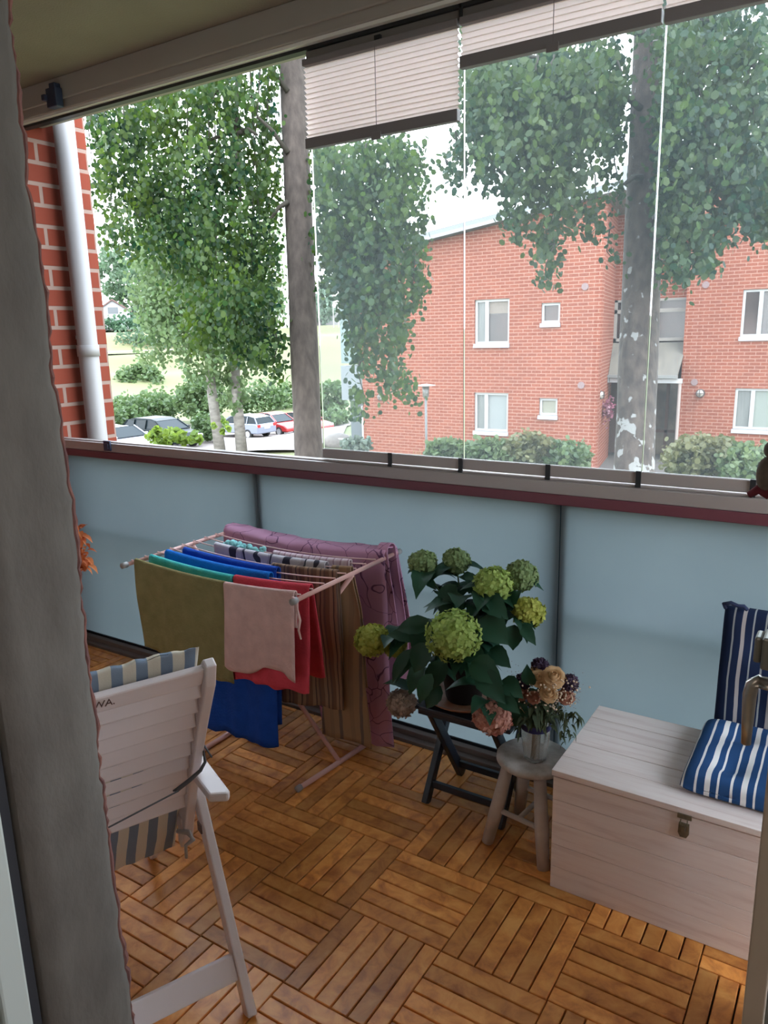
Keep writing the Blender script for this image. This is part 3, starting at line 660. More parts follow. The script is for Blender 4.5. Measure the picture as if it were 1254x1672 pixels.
link('cord_tie', MB().tube([(-0.04,0.30,0.36),(-0.02,0.27,0.365),(-0.012,0.262,0.345),(-0.03,0.27,0.33),(-0.03,0.275,0.29)], [0.006,0.008,0.007,0.005,0.004], 6), mat('dirty_white_cord',(0.45,0.42,0.40),0.9), ch, local=True, smooth=True)

def cushion_mesh(w_, d_, h_, nx=22, ny=22, tuft=None, puff=0.35, seed=0, pw_=6, wr=0.0):
    """a padded cushion lying in the xy plane, centre bottom at the origin"""
    mb = MB(); top = []; bot = []
    for i in range(nx+1):
        rt = []; rb = []
        for j in range(ny+1):
            a = 2*i/nx-1; b = 2*j/ny-1; a = a*(1.5-0.5*a*a); b = b*(1.5-0.5*b*b)
            e = (1-abs(a)**pw_)*(1-abs(b)**pw_); e = max(e, 0)**0.5
            x = w_/2*a*(1-0.03*(1-e)); y = d_/2*b*(1-0.03*(1-e))
            z = h_*(0.35+0.65*e)
            if tuft:
                for (tx, ty) in tuft:
                    dd = ((x-tx)**2+(y-ty)**2); z -= h_*0.35*math.exp(-dd/0.0018)
            z += 0.004*mnoise.noise(Vector((x*12+seed, y*12, seed))) + wr*mnoise.noise(Vector((x*55, y*9, seed)))*e
            y += wr*0.8*mnoise.noise(Vector((x*40, 3, seed)))*abs(b)
            rt.append((x, y, z)); rb.append((x, y, h_*(0.35-0.35*e)))
        top.append(rt); bot.append(rb)
    mb.grid(top); o = len(mb.v); mb.grid([r[::-1] for r in bot])
    return mb
def transform(mb, M4):
    mb.v = [M4 @ v for v in mb.v]; return mb
CHS = stripe_mat('grey_blue_cream_stripe', 0, 0.052, [(0,(0.20,0.25,0.33)),(0.48,(0.66,0.60,0.50))], wob=0.012)
pad = empty('chair_pad', (-0.01,-0.43,0.30), 'blue grey and cream striped pad lying on the white slatted garden chair', 'cushion', rz=math.radians(66))
# back pad: on the front side of the slats, top peeking over the top slat, bottom hanging under
th_ = math.atan2(0.935-0.285, 0.02-0.345)
for (qa, qb, nm) in ((-0.08, 1.02, 'back_pad'),):
    ya, za = bp(qa); yb, zb_ = bp(qb); L = math.hypot(yb-ya, zb_-za)
    mbb = cushion_mesh(CW-0.035, L+0.03, 0.06, nx=60, ny=40, pw_=4, wr=0.010, tuft=[(-0.12,0.1),(0.12,0.1),(-0.12,-0.15),(0.12,-0.15)])
    d = Vector((0, yb-ya, zb_-za)).normalized(); nrm = Vector((0, d.z, -d.y))   # front-facing normal (towards +y)
    if nrm.y < 0: nrm = -nrm
    Mx = Matrix.Identity(4); ux = nrm.cross(d) * -1
    cols = (d.cross(nrm), d, nrm)
    for a_, vec in enumerate(cols):
        for b_ in range(3): Mx[b_][a_] = vec[b_]
    ctr = Vector((-CW/2, (ya+yb)/2, (za+zb_)/2-0.30)) + nrm*0.016
    for b_ in range(3): Mx[b_][3] = ctr[b_]
    link(nm, transform(mbb, Mx), CHS, pad, local=True, smooth=True, weld=True)
mbb = cushion_mesh(CW-0.07, 0.44, 0.05, tuft=[(-0.1,0),(0.1,0)])
link('seat_pad', transform(mbb, Matrix.Translation((-CW/2,0.615,0.128))), CHS, pad, local=True, smooth=True, weld=True)

# ------------------------------------------------------------------ wooden chest
CHEST = wood_mat('whitewashed_pine', (0.66, 0.53, 0.50), (0.78, 0.67, 0.64), (0.82, 0.73, 0.70), (3, 40, 40), rough=0.5, island=0.06, scale=1.0, coat=0.05)
cx0, cx1, cy0, cy1, ct = 0.460, 1.36, 0.380, 0.832, 0.392
cs = empty('wooden_chest', ((cx0+cx1)/2,(cy0+cy1)/2,0), 'large whitewashed plank chest with a metal hasp under the striped cushions', 'chest')
body = MB()
nb = 5; bh = (ct-0.022)/nb
for k in range(nb):
    z0 = 0.001+k*bh; z1 = z0+bh-0.0012
    body.span((cx0+0.004,cy0+0.004,z0),(cx1-0.004,cy0+0.02,z1))
    body.span((cx0+0.004,cy1-0.02,z0),(cx1-0.004,cy1-0.004,z1))
    body.span((cx0+0.004,cy0+0.0205,z0),(cx0+0.02,cy1-0.0205,z1))
    body.span((cx1-0.02,cy0+0.0205,z0),(cx1-0.004,cy1-0.0205,z1))
body.span((cx0+0.02,cy0+0.02,0.004),(cx1-0.02,cy1-0.02,0.018))
link('body', body, CHEST, cs, bevel=0.0015)
lid = MB(); bw = (cy1-cy0)/5
for k in range(5): lid.span((cx0,cy0+k*bw,ct-0.018),(cx1,cy0+(k+1)*bw-0.003,ct-0.0005*(k%2)))
link('lid', lid, CHEST, cs, bevel=0.0015)
RUST = mat('tarnished_metal', (0.14,0.125,0.09), 0.5, metal=0.6, var=(0.22,0.19,0.13), noise_scale=60)
la = atY(1117, 1345, cy0)
hs_ = link('hasp', MB().span((la.x-0.018,cy0-0.003,ct-0.03),(la.x+0.018,cy0+0.001,ct-0.016)), RUST, cs, bevel=0.001)
link('catch', MB().tube([(la.x-0.008,cy0-0.004,ct-0.03),(la.x-0.009,cy0-0.008,ct-0.045),(la.x+0.009,cy0-0.008,ct-0.045),(la.x+0.008,cy0-0.004,ct-0.03)],0.0018,6).extrude([(la.x-0.013,cy0-0.003,ct-0.043),(la.x+0.013,cy0-0.003,ct-0.043),(la.x+0.014,cy0-0.003,ct-0.072),(la.x+0.008,cy0-0.003,ct-0.084),(la.x-0.008,cy0-0.003,ct-0.084),(la.x-0.014,cy0-0.003,ct-0.072)],(0,0.006,0)).box((la.x,cy0-0.007,ct-0.056),(0.010,0.008,0.018)), RUST, hs_, bevel=0.001)

# striped chair cushions on the chest
W_ = (0.78,0.76,0.76); B_ = (0.022,0.07,0.19); N_ = (0.014,0.024,0.065)
BLW = stripe_mat('blue_white_stripe', 0, 0.088, [(0,B_),(0.17,W_),(0.24,B_),(0.46,W_),(0.62,B_),(0.80,W_),(0.86,B_)], wob=0.012, offset=0.02)
NVW = stripe_mat('navy_white_stripe', 0, 0.088, [(0,N_),(0.17,(0.34,0.36,0.38)),(0.23,N_),(0.46,(0.42,0.38,0.38)),(0.58,N_),(0.80,(0.34,0.36,0.38)),(0.85,N_)], wob=0.012, offset=0.1)
tf = [(-0.09,-0.09),(0.09,-0.09),(-0.09,0.09),(0.09,0.09)]
sc_ = empty('seat_cushion', (1.00,0.635,ct+0.001), 'blue and white striped seat cushion lying flat on the chest lid', 'cushion')
link('cover', transform(cushion_mesh(0.42,0.385,0.068,tuft=tf,seed=2,pw_=12,nx=30,ny=30), Matrix.Translation((0,0,0))), BLW, sc_, local=True, smooth=True, weld=True)
bc = empty('back_cushion', (1.02,0.86,ct+0.012), 'navy striped back cushion standing upright against the frosted glass', 'cushion')
Mx = Matrix.Translation((0,0.03,0.195)) @ Matrix.Rotation(math.radians(84), 4, 'X') @ Matrix.Translation((0,0,-0.0))
link('cover', transform(cushion_mesh(0.42,0.40,0.062,tuft=tf,seed=4,pw_=12,nx=30,ny=30), Mx), NVW, bc, local=True, smooth=True, weld=True)
link('tie_loop', MB().tube([(-0.20,0.0,0.39),(-0.205,-0.01,0.405),(-0.185,-0.012,0.413),(-0.165,-0.008,0.405),(-0.15,-0.01,0.408),(-0.14,-0.004,0.396)],0.006,6), mat('navy_tie',(0.02,0.03,0.08),0.9), bc, local=True, smooth=True)
link('care_label', MB().box((-0.115,-0.045,0.012),(0.035,0.012,0.002),rz=-0.6), mat('white_label',(0.6,0.6,0.62),0.8), bc, local=True)

# ------------------------------------------------------------------ dark folding stool
DKW = mat('dark_blue_grey_paint', (0.012,0.018,0.032), 0.4, var=(0.02,0.028,0.045), noise_scale=12)
st = empty('folding_stool', (0.08,0.66,0.001), 'dark blue grey wooden folding stool with crossed legs under the hydrangea', 'stool')
SZ = 0.40
for k in range(5):
    y = 0.535+k*0.066
    link('seat_slat', MB().box((0.095,y,SZ-0.008),(0.36,0.052,0.014)), DKW, st, bevel=0.003)
for x in (-0.06, 0.225):
    link('leg', MB().bar((x,0.555,0.0),(x,0.79,SZ-0.016), 0.022, 0.036), DKW, st, bevel=0.003)
    xi = x + (0.024 if x < 0 else -0.024)
    link('leg', MB().bar((xi,0.79,0.0),(xi,0.545,SZ-0.016), 0.022, 0.036), DKW, st, bevel=0.003)
link('stretcher', MB().bar((-0.05,0.59,0.062),(0.215,0.59,0.062), 0.014, 0.026), DKW, st, bevel=0.002)
link('stretcher', MB().bar((-0.026,0.755,0.062),(0.19,0.755,0.062), 0.014, 0.026), DKW, st, bevel=0.002)
for y in (0.535,0.80): link('seat_bearer', MB().bar((-0.07,y,SZ-0.028),(0.235,y,SZ-0.028), 0.018, 0.024), DKW, st, bevel=0.002)
# saucer and pot
PX, PY = 0.055, 0.625
SAUC = mat('terracotta_glazed_saucer', (0.30,0.11,0.06), 0.4, var=(0.36,0.22,0.15), noise_scale=30)
tag(link('plant_saucer', MB().lathe((PX,PY,SZ), [(0.075,0),(0.115,0.010),(0.137,0.026),(0.140,0.030),(0.134,0.029),(0.11,0.014),(0.07,0.006),(0.001,0.006)], 40), SAUC, smooth=True), 'round patterned terracotta saucer on the dark folding stool', 'saucer')
hy = empty('potted_hydrangea', (PX,PY,SZ+0.007), 'potted hydrangea with green and dusty pink flower heads on the dark stool', 'plant')
link('pot', MB().lathe((PX,PY,SZ+0.0075), [(0.058,0),(0.062,0.01),(0.082,0.15),(0.090,0.155),(0.090,0.175),(0.080,0.175),(0.076,0.15),(0.001,0.145)], 32), mat('black_pot',(0.010,0.010,0.012),0.5), hy, smooth=True)
LEAFH = leaf_mat('hydrangea_leaf', (0.010,0.042,0.026), (0.024,0.078,0.042), 0.15, 0.45)
def big_leaf(mb, base, d, L, W, up=Vector((0,0,1)), droop=0.35):
    d = d.normalized(); s = d.cross(up); s = s.normalized() if s.length > 1e-3 else Vector((1,0,0)); n = s.cross(d).normalized()
    nu, nv = 9, 5; P = []
    for i in range(nu+1):
        t = i/nu; wd = W*0.5*(math.sin(math.pi*min(1,t*1.02)**0.72)**0.85) if 0 < t < 1 else 0.0006
        row = []
        for j in range(-2, 3):
            a = j/2; ser = 1+(0.08 if (i % 2 and abs(j) == 2) else 0)
            row.append(base + d*(L*t) + s*(wd*a*ser) + n*(L*(0.12*math.sin(t*3)) + abs(a)*wd*0.25) - Vector((0,0,1))*droop*L*t*t)
        P.append(row)
    mb.grid(P)
def head_mesh(c, r, seed, sq=0.9):
    mb = MB(); rnd = random.Random(seed); N = int(130 + 1900*r); mb.sphere(c, r*0.72, 14, 10, (1,1,sq))
    for i in range(N):
        z = 1-2*(i+0.5)/N; a = i*2.39996+rnd.uniform(-.2,.2); rr = math.sqrt(max(0,1-z*z)); nrm = Vector((rr*math.cos(a), rr*math.sin(a), z))
        nrm = (nrm+Vector([rnd.gauss(0,.22) for _ in range(3)])).normalized()
        p = c + Vector((nrm.x, nrm.y, nrm.z*sq))*r*rnd.uniform(0.78,1.02)
        t = nrm.cross(Vector((rnd.gauss(0,1),rnd.gauss(0,1),rnd.gauss(0,1)))).normalized(); b = nrm.cross(t); ps = rnd.uniform(0.0115,0.016)
        for k in range(4):
            an = k*math.pi/2; d = t*math.cos(an)+b*math.sin(an); e = nrm.cross(d); lift = rnd.uniform(0.1,0.6)
            mb.add([p, p+d*ps*0.6+e*ps*0.48+nrm*ps*lift*0.4, p+d*ps*1.15+nrm*ps*lift, p+d*ps*0.6-e*ps*0.48+nrm*ps*lift*0.4], [(0,1,2,3)])
    return mb
HM = {'green': leaf_mat('green_floret', (0.20,0.30,0.07), (0.42,0.52,0.16), 0.3, 0.7), 'lime': leaf_mat('lime_floret', (0.26,0.30,0.05), (0.50,0.50,0.12), 0.3, 0.7),
      'dull': leaf_mat('dull_green_floret', (0.12,0.19,0.08), (0.28,0.36,0.16), 0.3, 0.7), 'pale': leaf_mat('faded_pink_green_floret', (0.26,0.20,0.16), (0.46,0.36,0.30), 0.3, 0.7),
      'pink': leaf_mat('dusty_pink_floret', (0.34,0.12,0.11), (0.62,0.36,0.28), 0.3, 0.7)}
heads = [(690,920,.68,.048,'dull'),(745,916,.74,.046,'dull'),(805,955,.60,.062,'green'),(851,940,.70,.052,'dull'),(740,1037,.43,.086,'green'),(863,1000,.62,.050,'lime'),
         (607,1045,.45,.057,'lime'),(645,1055,.52,.036,'lime'),(656,1148,.50,.048,'pale'),(804,1170,.42,.057,'pink')]
stem = MB(); lv = MB(); root = Vector((PX,PY,SZ+0.14)); rnd = random.Random(21)
names_ = {'dull':'dull green flower head','green':'bright green flower head','lime':'yellow green flower head','pale':'faded pinkish green flower head','pink':'dusty pink flower head'}
for i, (u, v, Y, r, k) in enumerate(heads):
    c = atY(u, v, Y)
    o = link('flower_head', head_mesh(c, r, 30+i), HM[k], hy); o['label'] = names_[k]
    mid = root.lerp(c, 0.55) + Vector((0,0,0.05 if c.z > 0.6 else 0.10))
    pts = [root + (mid-root)*(t*2) if t < 0.5 else mid + (c-mid)*((t-0.5)*2) for t in (0,0.25,0.5,0.75,1.0)]
    stem.tube(pts, [0.0045,0.004,0.0035,0.003,0.0025], 6)
    for t, q in ((0.3,2),(0.52,3),(0.74,2),(0.86,2)):
        b = root.lerp(mid, t*2) if t < 0.5 else mid.lerp(c, (t-0.5)*2)
        for s in range(q):
            a = rnd.uniform(0, 6.28)
            big_leaf(lv, b, Vector((math.cos(a), math.sin(a), rnd.uniform(-0.15,0.35))), rnd.uniform(0.085,0.125), rnd.uniform(0.058,0.08), droop=rnd.uniform(0.15,0.55))
# leaves seen in the photo at known places: (base px) -> (tip px), depth
for (u0,v0,u1,v1,Y,W) in [(745,955,720,990,.6,.06),(760,975,722,1000,.58,.07),(790,975,825,1005,.55,.07),(785,1010,825,1045,.52,.095),(700,1060,672,1030,.45,.07),(705,1020,655,1025,.45,.06),
    (690,1040,640,1035,.45,.05),(700,1050,680,1090,.42,.07),(670,1060,645,1105,.45,.04),(690,1080,672,1125,.44,.05),(705,1100,688,1140,.42,.05),(770,1080,815,1110,.40,.08),(780,1095,820,1140,.38,.07),
    (800,1060,830,1085,.5,.06),(840,1020,838,1055,.56,.06),(852,1020,872,1048,.56,.04),(820,1110,850,1135,.45,.06),(815,1135,845,1160,.42,.05),(840,1115,828,1150,.45,.06),(730,1080,700,1120,.5,.07),
    (760,1060,790,1075,.46,.07),(830,990,850,965,.62,.05),(860,1150,835,1180,.5,.06),(720,1120,700,1150,.5,.06),(695,945,710,960,.66,.03),(755,940,778,945,.7,.03)]:
    a = atY(u0,v0,Y); b = atY(u1,v1,Y-0.02); big_leaf(lv, a, b-a, (b-a).length*1.15, W, up=Vector((0.2,-0.8,0.6)), droop=0.05)
# bushy dark centre between the flower heads
for i in range(46):
    a = rnd.uniform(0, 6.28); z = rnd.uniform(0.0, 0.26)
    big_leaf(lv, root+Vector((0.02*math.cos(a),0.02*math.sin(a),z)), Vector((math.cos(a), math.sin(a)*0.8, rnd.uniform(-0.2,0.5))), rnd.uniform(0.09,0.14), rnd.uniform(0.06,0.085), droop=rnd.uniform(0.2,0.6))
link('stems', stem, mat('green_stem',(0.04,0.09,0.03),0.6), hy, smooth=True)
link('leaves', lv, LEAFH, hy, smooth=True)

# ------------------------------------------------------------------ white round stool with dried bouquet
OLDW = mat('worn_white_paint', (0.56,0.49,0.45), 0.6, var=(0.44,0.37,0.33), noise_scale=14, bump=0.2)
SX, SY, SH = 0.335, 0.560, 0.310
ws = empty('round_stool', (SX,SY,0.001), 'small round stool with worn white paint between dark stool and chest', 'stool')
SEATW = mat('flaking_white_seat', (0.60,0.57,0.55), 0.6, var=(0.36,0.32,0.29), noise_scale=22, bump=0.4, bump_scale=40)
link('seat', MB().lathe((SX,SY,SH-0.03), [(0.085,0),(0.105,0.003),(0.117,0.014),(0.116,0.024),(0.108,0.030),(0.001,0.030)], 44), SEATW, ws, smooth=True)
feet = [(-0.118,-0.085),(0.085,-0.115),(0.112,0.09),(-0.09,0.115)]
for fx, fy in feet:
    link('leg', MB().tube([(SX+fx,SY+fy,0.0),(SX+fx*0.8,SY+fy*0.8,0.12),(SX+fx*0.55,SY+fy*0.55,SH-0.028)], [0.019,0.0225,0.019], 14), OLDW, ws, smooth=True)
for (a, b) in ((0,1),(2,3)):
    p = Vector((SX+feet[a][0]*0.8,SY+feet[a][1]*0.8,0.12)); q = Vector((SX+feet[b][0]*0.8,SY+feet[b][1]*0.8,0.12)); link('stretcher', MB().tube([p,q],0.0085,10), OLDW, ws, smooth=True)
p = (Vector((SX+feet[0][0]*0.8,SY+feet[0][1]*0.8,0.12))+Vector((SX+feet[1][0]*0.8,SY+feet[1][1]*0.8,0.12)))/2
q = (Vector((SX+feet[2][0]*0.8,SY+feet[2][1]*0.8,0.12))+Vector((SX+feet[3][0]*0.8,SY+feet[3][1]*0.8,0.12)))/2
link('stretcher', MB().tube([p,q],0.0085,10), OLDW, ws, smooth=True)
# vase
VG = bpy.data.materials.new('cut_glass'); VG.use_nodes = True; b_ = VG.node_tree.nodes['Principled BSDF']
b_.inputs['Base Color'].default_value = (0.62,0.60,0.56,1); b_.inputs['Transmission Weight'].default_value = 0.75; b_.inputs['Roughness'].default_value = 0.18; b_.inputs['IOR'].default_value = 1.3
VX, VY = 0.350, 0.535
vs_ = empty('glass_vase', (VX,VY,SH+0.001), 'ribbed glass vase standing on the small white stool', 'vase')
mb = MB(); n = 40; o = 0; prof = [(0.026,0.0),(0.033,0.006),(0.036,0.03),(0.042,0.08),(0.044,0.115),(0.037,0.14),(0.041,0.155)]
for r, z in prof:
    for k in range(n):
        a = 2*math.pi*k/n; rr = r*(1+(0.05 if k % 4 < 2 else -0.04)); mb.v.append(Vector((VX+rr*math.cos(a), VY+rr*math.sin(a), SH+0.001+z)))
for i in range(len(prof)-1):
    for k in range(n): mb.f.append((i*n+k, i*n+(k+1)%n, (i+1)*n+(k+1)%n, (i+1)*n+k))
mb.f.append(tuple(range(n))[::-1])
link('vase_body', mb, VG, vs_, smooth=True)
link('ribbon', MB().lathe((VX,VY,SH+0.112), [(0.0465,0),(0.0475,0.008),(0.046,0.02)], 30, close=False), mat('dark_blue_ribbon',(0.02,0.02,0.09),0.7), vs_, smooth=True)
bq = empty('dried_bouquet', (VX,VY,SH+0.01), 'bouquet of dried cream roses and baby breath in the glass vase', 'bouquet')
mb = MB(); rnd = random.Random(9); top = Vector((VX,VY,SH+0.14))
for i in range(34):
    a = rnd.uniform(0,6.28); r = rnd.uniform(0.01,0.085)
    mb.tube([(VX+0.012*math.cos(a*2),VY+0.012*math.sin(a*2),SH+0.012),(VX+0.01*math.cos(a),VY+0.01*math.sin(a),SH+0.12),(VX+r*math.cos(a),VY+r*math.sin(a),SH+0.20+rnd.uniform(0,0.05))], 0.0012, 5)
link('stems', mb, mat('dry_stem',(0.10,0.07,0.03),0.9), bq)
ROSE = leaf_mat('dried_rose', (0.46,0.28,0.14), (0.66,0.46,0.26), 0.2, 0.8); ROSE2 = leaf_mat('rusty_rose', (0.30,0.12,0.08), (0.45,0.22,0.15), 0.2, 0.8); PLUM = leaf_mat('plum_flower', (0.05,0.03,0.06), (0.11,0.07,0.12), 0.2, 0.8)
def rose(c, r, m, seed, face=Vector((0.3,-0.6,0.7))):
    mb = MB(); rnd = random.Random(seed); face = face.normalized(); t = face.cross(Vector((0,0,1))).normalized(); b = face.cross(t)
    mb.sphere(c-face*r*0.25, r*0.5, 8, 6)
    for ring in range(5):
        rr = r*(0.18+0.19*ring); n = 3+ring
        for k in range(n):
            a0 = 2*math.pi*k/n+ring*0.9+rnd.uniform(-.2,.2); P = []
            for i in range(5):
                a = a0+(i/4-0.5)*(2*math.pi/n)*1.25; row = []
                for j in range(4):
                    q = j/3; R = rr*(0.45+0.62*q)*(1+rnd.uniform(-.07,.07)); h = r*(0.55-0.17*ring)*q*1.5 - r*0.35
                    row.append(c + (t*math.cos(a)+b*math.sin(a))*R + face*h)
                P.append(row)
            mb.grid(P)
    return link('rose', mb, m, bq, smooth=True)
for i, (u, v, Y, r, m) in enumerate([(880,1105,.50,.024,ROSE),(905,1102,.50,.030,ROSE),(878,1092,.54,.018,ROSE),(897,1131,.47,.023,ROSE),(850,1128,.50,.022,ROSE2),(872,1137,.48,.018,ROSE2),(925,1135,.51,.022,ROSE2)]):
    rose(atY(u,v,Y), r*1.2, m, i)
for i, (u, v, Y, r) in enumerate([(882,1088,.56,.020),(855,1112,.52,.018),(930,1115,.54,.020)]):
    link('plum_bloom', head_mesh(atY(u,v,Y), r, 70+i), PLUM, bq)
mb = MB()
for i in range(170):
    u = rnd.gauss(893,26); v = rnd.gauss(1138,14)
    if rnd.random() < 0.3: u = rnd.uniform(905,945); v = rnd.uniform(1110,1150)
    mb.sphere(atY(u, v, 0.48+rnd.uniform(-0.02,0.04)), rnd.uniform(0.0018,0.0036), 6, 4)
tag(link('baby_breath', mb, mat('dry_white_buds',(0.62,0.48,0.36),0.9), bq, smooth=True), kind='stuff')
SPR = leaf_mat('dry_leaf', (0.03,0.05,0.03), (0.10,0.12,0.06), 0.2, 0.8)
mb = MB()
for i in range(120):
    a = rnd.uniform(0,6.28); c = top + Vector((math.cos(a)*rnd.uniform(0.0,0.06), math.sin(a)*rnd.uniform(0,0.05), rnd.uniform(-0.01,0.08)))
    big_leaf(mb, c, Vector((math.cos(a),math.sin(a),rnd.uniform(-0.6,0.6))), rnd.uniform(0.025,0.05), rnd.uniform(0.012,0.024), droop=rnd.uniform(0.1,0.9))
for k, (u0,v0,u1,v1) in enumerate([(905,1150,940,1175),(910,1155,938,1205),(915,1160,925,1212),(900,1160,885,1180),(850,1150,846,1198),(930,1165,946,1168)]):
    for i in range(16):
        t = i/15; p = atY(u0+(u1-u0)*t+rnd.gauss(0,3), v0+(v1-v0)*t+rnd.gauss(0,3), 0.50)
        big_leaf(mb, p, Vector((rnd.gauss(0,1),rnd.gauss(0,.5),-0.8)), 0.024, 0.009, droop=0.4)
link('foliage', mb, SPR, bq)
mb = MB()
for i in range(150):
    if i < 75: p = atY(rnd.gauss(842,9), rnd.gauss(1112,14), 0.50)
    else: p = atY(rnd.gauss(938,7), rnd.gauss(1128,14), 0.52)
    mb.sphere(p, 0.0014, 5, 3)
tag(link('grass_seed', mb, mat('mauve_seed',(0.24,0.17,0.16),0.9), bq), kind='stuff')
link('green_leaf', (lambda q: (big_leaf(q, atY(868,1120,.49), atY(862,1090,.49)-atY(868,1120,.49), 0.07, 0.045, up=Vector((0,-1,0.3)), droop=0.0), q)[1])(MB()), LEAFH, bq, smooth=True)

# ------------------------------------------------------------------ ornaments
mb = MB(); rnd = random.Random(4)
ORN = leaf_mat('rust_orange_husk', (0.40,0.09,0.04), (0.70,0.30,0.12), 0.3, 0.8)
for i in range(60):
    t = rnd.random(); c = atY(127+14*t+rnd.gauss(0,4), 858+72*t, -0.90+rnd.uniform(-.004,.008))
    a = rnd.uniform(0,6.28); big_leaf(mb, c, Vector((math.cos(a),math.sin(a),rnd.uniform(-1,0.6))), rnd.uniform(0.008,0.016), rnd.uniform(0.007,0.011), droop=0.3)
mb.tube([atY(96,700,-0.905), atY(110,780,-0.905), atY(126,860,-0.905), atY(138,925,-0.90)], 0.0012, 5)
tag(link('hanging_garland', mb, ORN), 'rusty orange dried garland hanging behind the rough concrete edge', 'garland')
mb = MB(); c = atD(1252, 775, 1.35)
mb.sphere(c+Vector((0,0,0.0)), 0.022, 12, 9, (0.8,0.7,1.5)); mb.sphere(c+Vector((0.004,0,0.045)), 0.013, 10, 8, (1,1,1.2)); mb.tube([c+Vector((0.004,0,0.06)), c+Vector((0.005,0,0.2)), Vector((c.x+0.005,c.y,2.79))], 0.0008, 5)
orn = empty('hanging_figure', tuple(c), 'small grey cloth ornament with maroon hem hanging at the right edge', 'ornament')
link('body', mb, mat('grey_felt',(0.10,0.09,0.08),0.95,var=(0.16,0.13,0.11),noise_scale=60), orn, smooth=True)
link('hem', MB().tube([c+Vector((-0.026,0,-0.040)), c+Vector((-0.012,0,-0.028)), c+Vector((0.002,0,-0.034)), c+Vector((0.016,0,-0.024))], [0.006,0.009,0.011,0.009], 8), mat('maroon_felt',(0.14,0.02,0.035),0.95), orn, smooth=True)

# ------------------------------------------------------------------ outside: downpipe on the brick wing
p1 = atX(160, 718, -2.43); 
PYY = p1.y
dp = empty('downpipe', (-2.43,PYY,-2.9), 'white round downpipe running down the near brick wall', 'pipe')
link('pipe', MB().tube([(-2.43,PYY,-2.9),(-2.43,PYY,4.2)], 0.052, 24), PIPEM, dp, smooth=True)
zz = atX(160, 572, -2.43).z
link('pipe_joint', MB().tube([(-2.43,PYY,zz-0.03),(-2.43,PYY,zz+0.03)], 0.0575, 24), PIPEM, dp, smooth=True)
link('bracket', MB().span((-2.498,PYY-0.02,zz+0.06),(-2.44,PYY+0.02,zz+0.08)), PIPEM, dp)

# ------------------------------------------------------------------ terrain
ctl = [(450,712,56),(405,712,52),(560,702,50),(350,737,38),(260,732,40),(530,727,32),(300,685,75),(230,610,110),(250,577,130),(180,543,160),(180,537,175),(500,547,150),(545,531,175),(560,665,70),(400,640,90),(100,700,60)]
CP = [tuple(atD(*c)) for c in ctl] + [(-1,4,-2.5),(3,10,-2.5),(-6,10,-2.5),(-6,18,-2.5),(-2,22,-2.5),(4,24,-2.5),(-12,12,-2.7),(-13,20,-2.7),(10,30,-2.5),(20,60,-2.5),(-20,8,-3.4),(-40,10,-4.2),(0,120,2.0),(40,150,4.0),(-200,160,7.0),(-200,60,5.0),(-120,20,-1.0),(-60,190,7.0)]
CP = np.array(CP)
def ground(x, y):
    d2 = (CP[:,0]-x)**2+(CP[:,1]-y)**2 + 4.0; wg = 1/d2**1.5; return float((wg*CP[:,2]).sum()/wg.sum())
def terrain(name, x0, x1, y0, y1, nx, ny, m, dz=0, fn=None):
    P = [[(x0+(x1-x0)*i/nx, y0+(y1-y0)*j/ny, 0) for j in range(ny+1)] for i in range(nx+1)]
    P = [[(p[0],p[1],ground(p[0],p[1])+dz) for p in r] for r in P]
    return struct(name, MB().grid(P), m, smooth=True, origin=(0,0,-3))
terrain('floor_ground', -260, 90, -30, 260, 120, 116, GRASS)
def patch(name, px, m, dz=0.06, n=14):
    """ground patch given by four corner points in world xy (a, b, c, d)"""
    a, b, c, d = [Vector((q[0], q[1])) for q in px]; P = []
    for i in range(n+1):
        r = []
        for j in range(n+1):
            s, t = i/n, j/n; q = (a*(1-s)+b*s)*(1-t) + (d*(1-s)+c*s)*t; r.append((q.x, q.y, ground(q.x,q.y)+dz))
        P.append(r)
    return struct(name, MB().grid(P), m, smooth=True, origin=(0,0,-3))
def pw(u, v, D): p = atD(u, v, D); return (p.x, p.y)
patch('floor_parking', [pw(150,745,34), pw(520,738,30), pw(575,683,60), pw(150,683,60)], ASPH, 0.10, 24)
patch('floor_path', [(-7.2,15.5),(-3.2,15.5),(-3.6,25),(-6.4,25)], DARKP, 0.05)
patch('floor_road', [pw(130,583,124), pw(420,566,135), pw(420,560,140), pw(130,574,131)], ASPH, 0.5, 20)
patch('floor_far_road', [pw(130,541,160), pw(330,541,160), pw(330,538,168), pw(130,538,168)], ASPH, 0.5, 10)

# ------------------------------------------------------------------ brick apartment house
YA, YB, YW = 20.3, 23.3, 23.7
XA0, XA1 = -13.70, -5.53
bd = empty('apartment_building', (-8,22,-2.6), 'red brick two storey apartment house with sloping roof across the lawn', 'building')
def wall_poly(mb, pts, th): return mb.extrude(pts, (0, th, 0))
zl = atY(693,397,YA); zr = atY(984,322,YA); slope = (zr.z-zl.z)/(zr.x-zl.x)
zroof = lambda x: zl.z + slope*(x-zl.x)
def clipwin(x0,z0,x1,z1): pass
# facade with real openings: strips between the windows
wins = []
def wrect(Y, u0, v0, u1, v1): a = atY(u0,v0,Y); b = atY(u1,v1,Y); return (min(a.x,b.x), min(a.z,b.z), max(a.x,b.x), max(a.z,b.z))
WA = [wrect(YA,775,490,831,561), wrect(YA,884,495,914,527), wrect(YA,775,641,828,706), wrect(YA,879,650,908.5,679)]
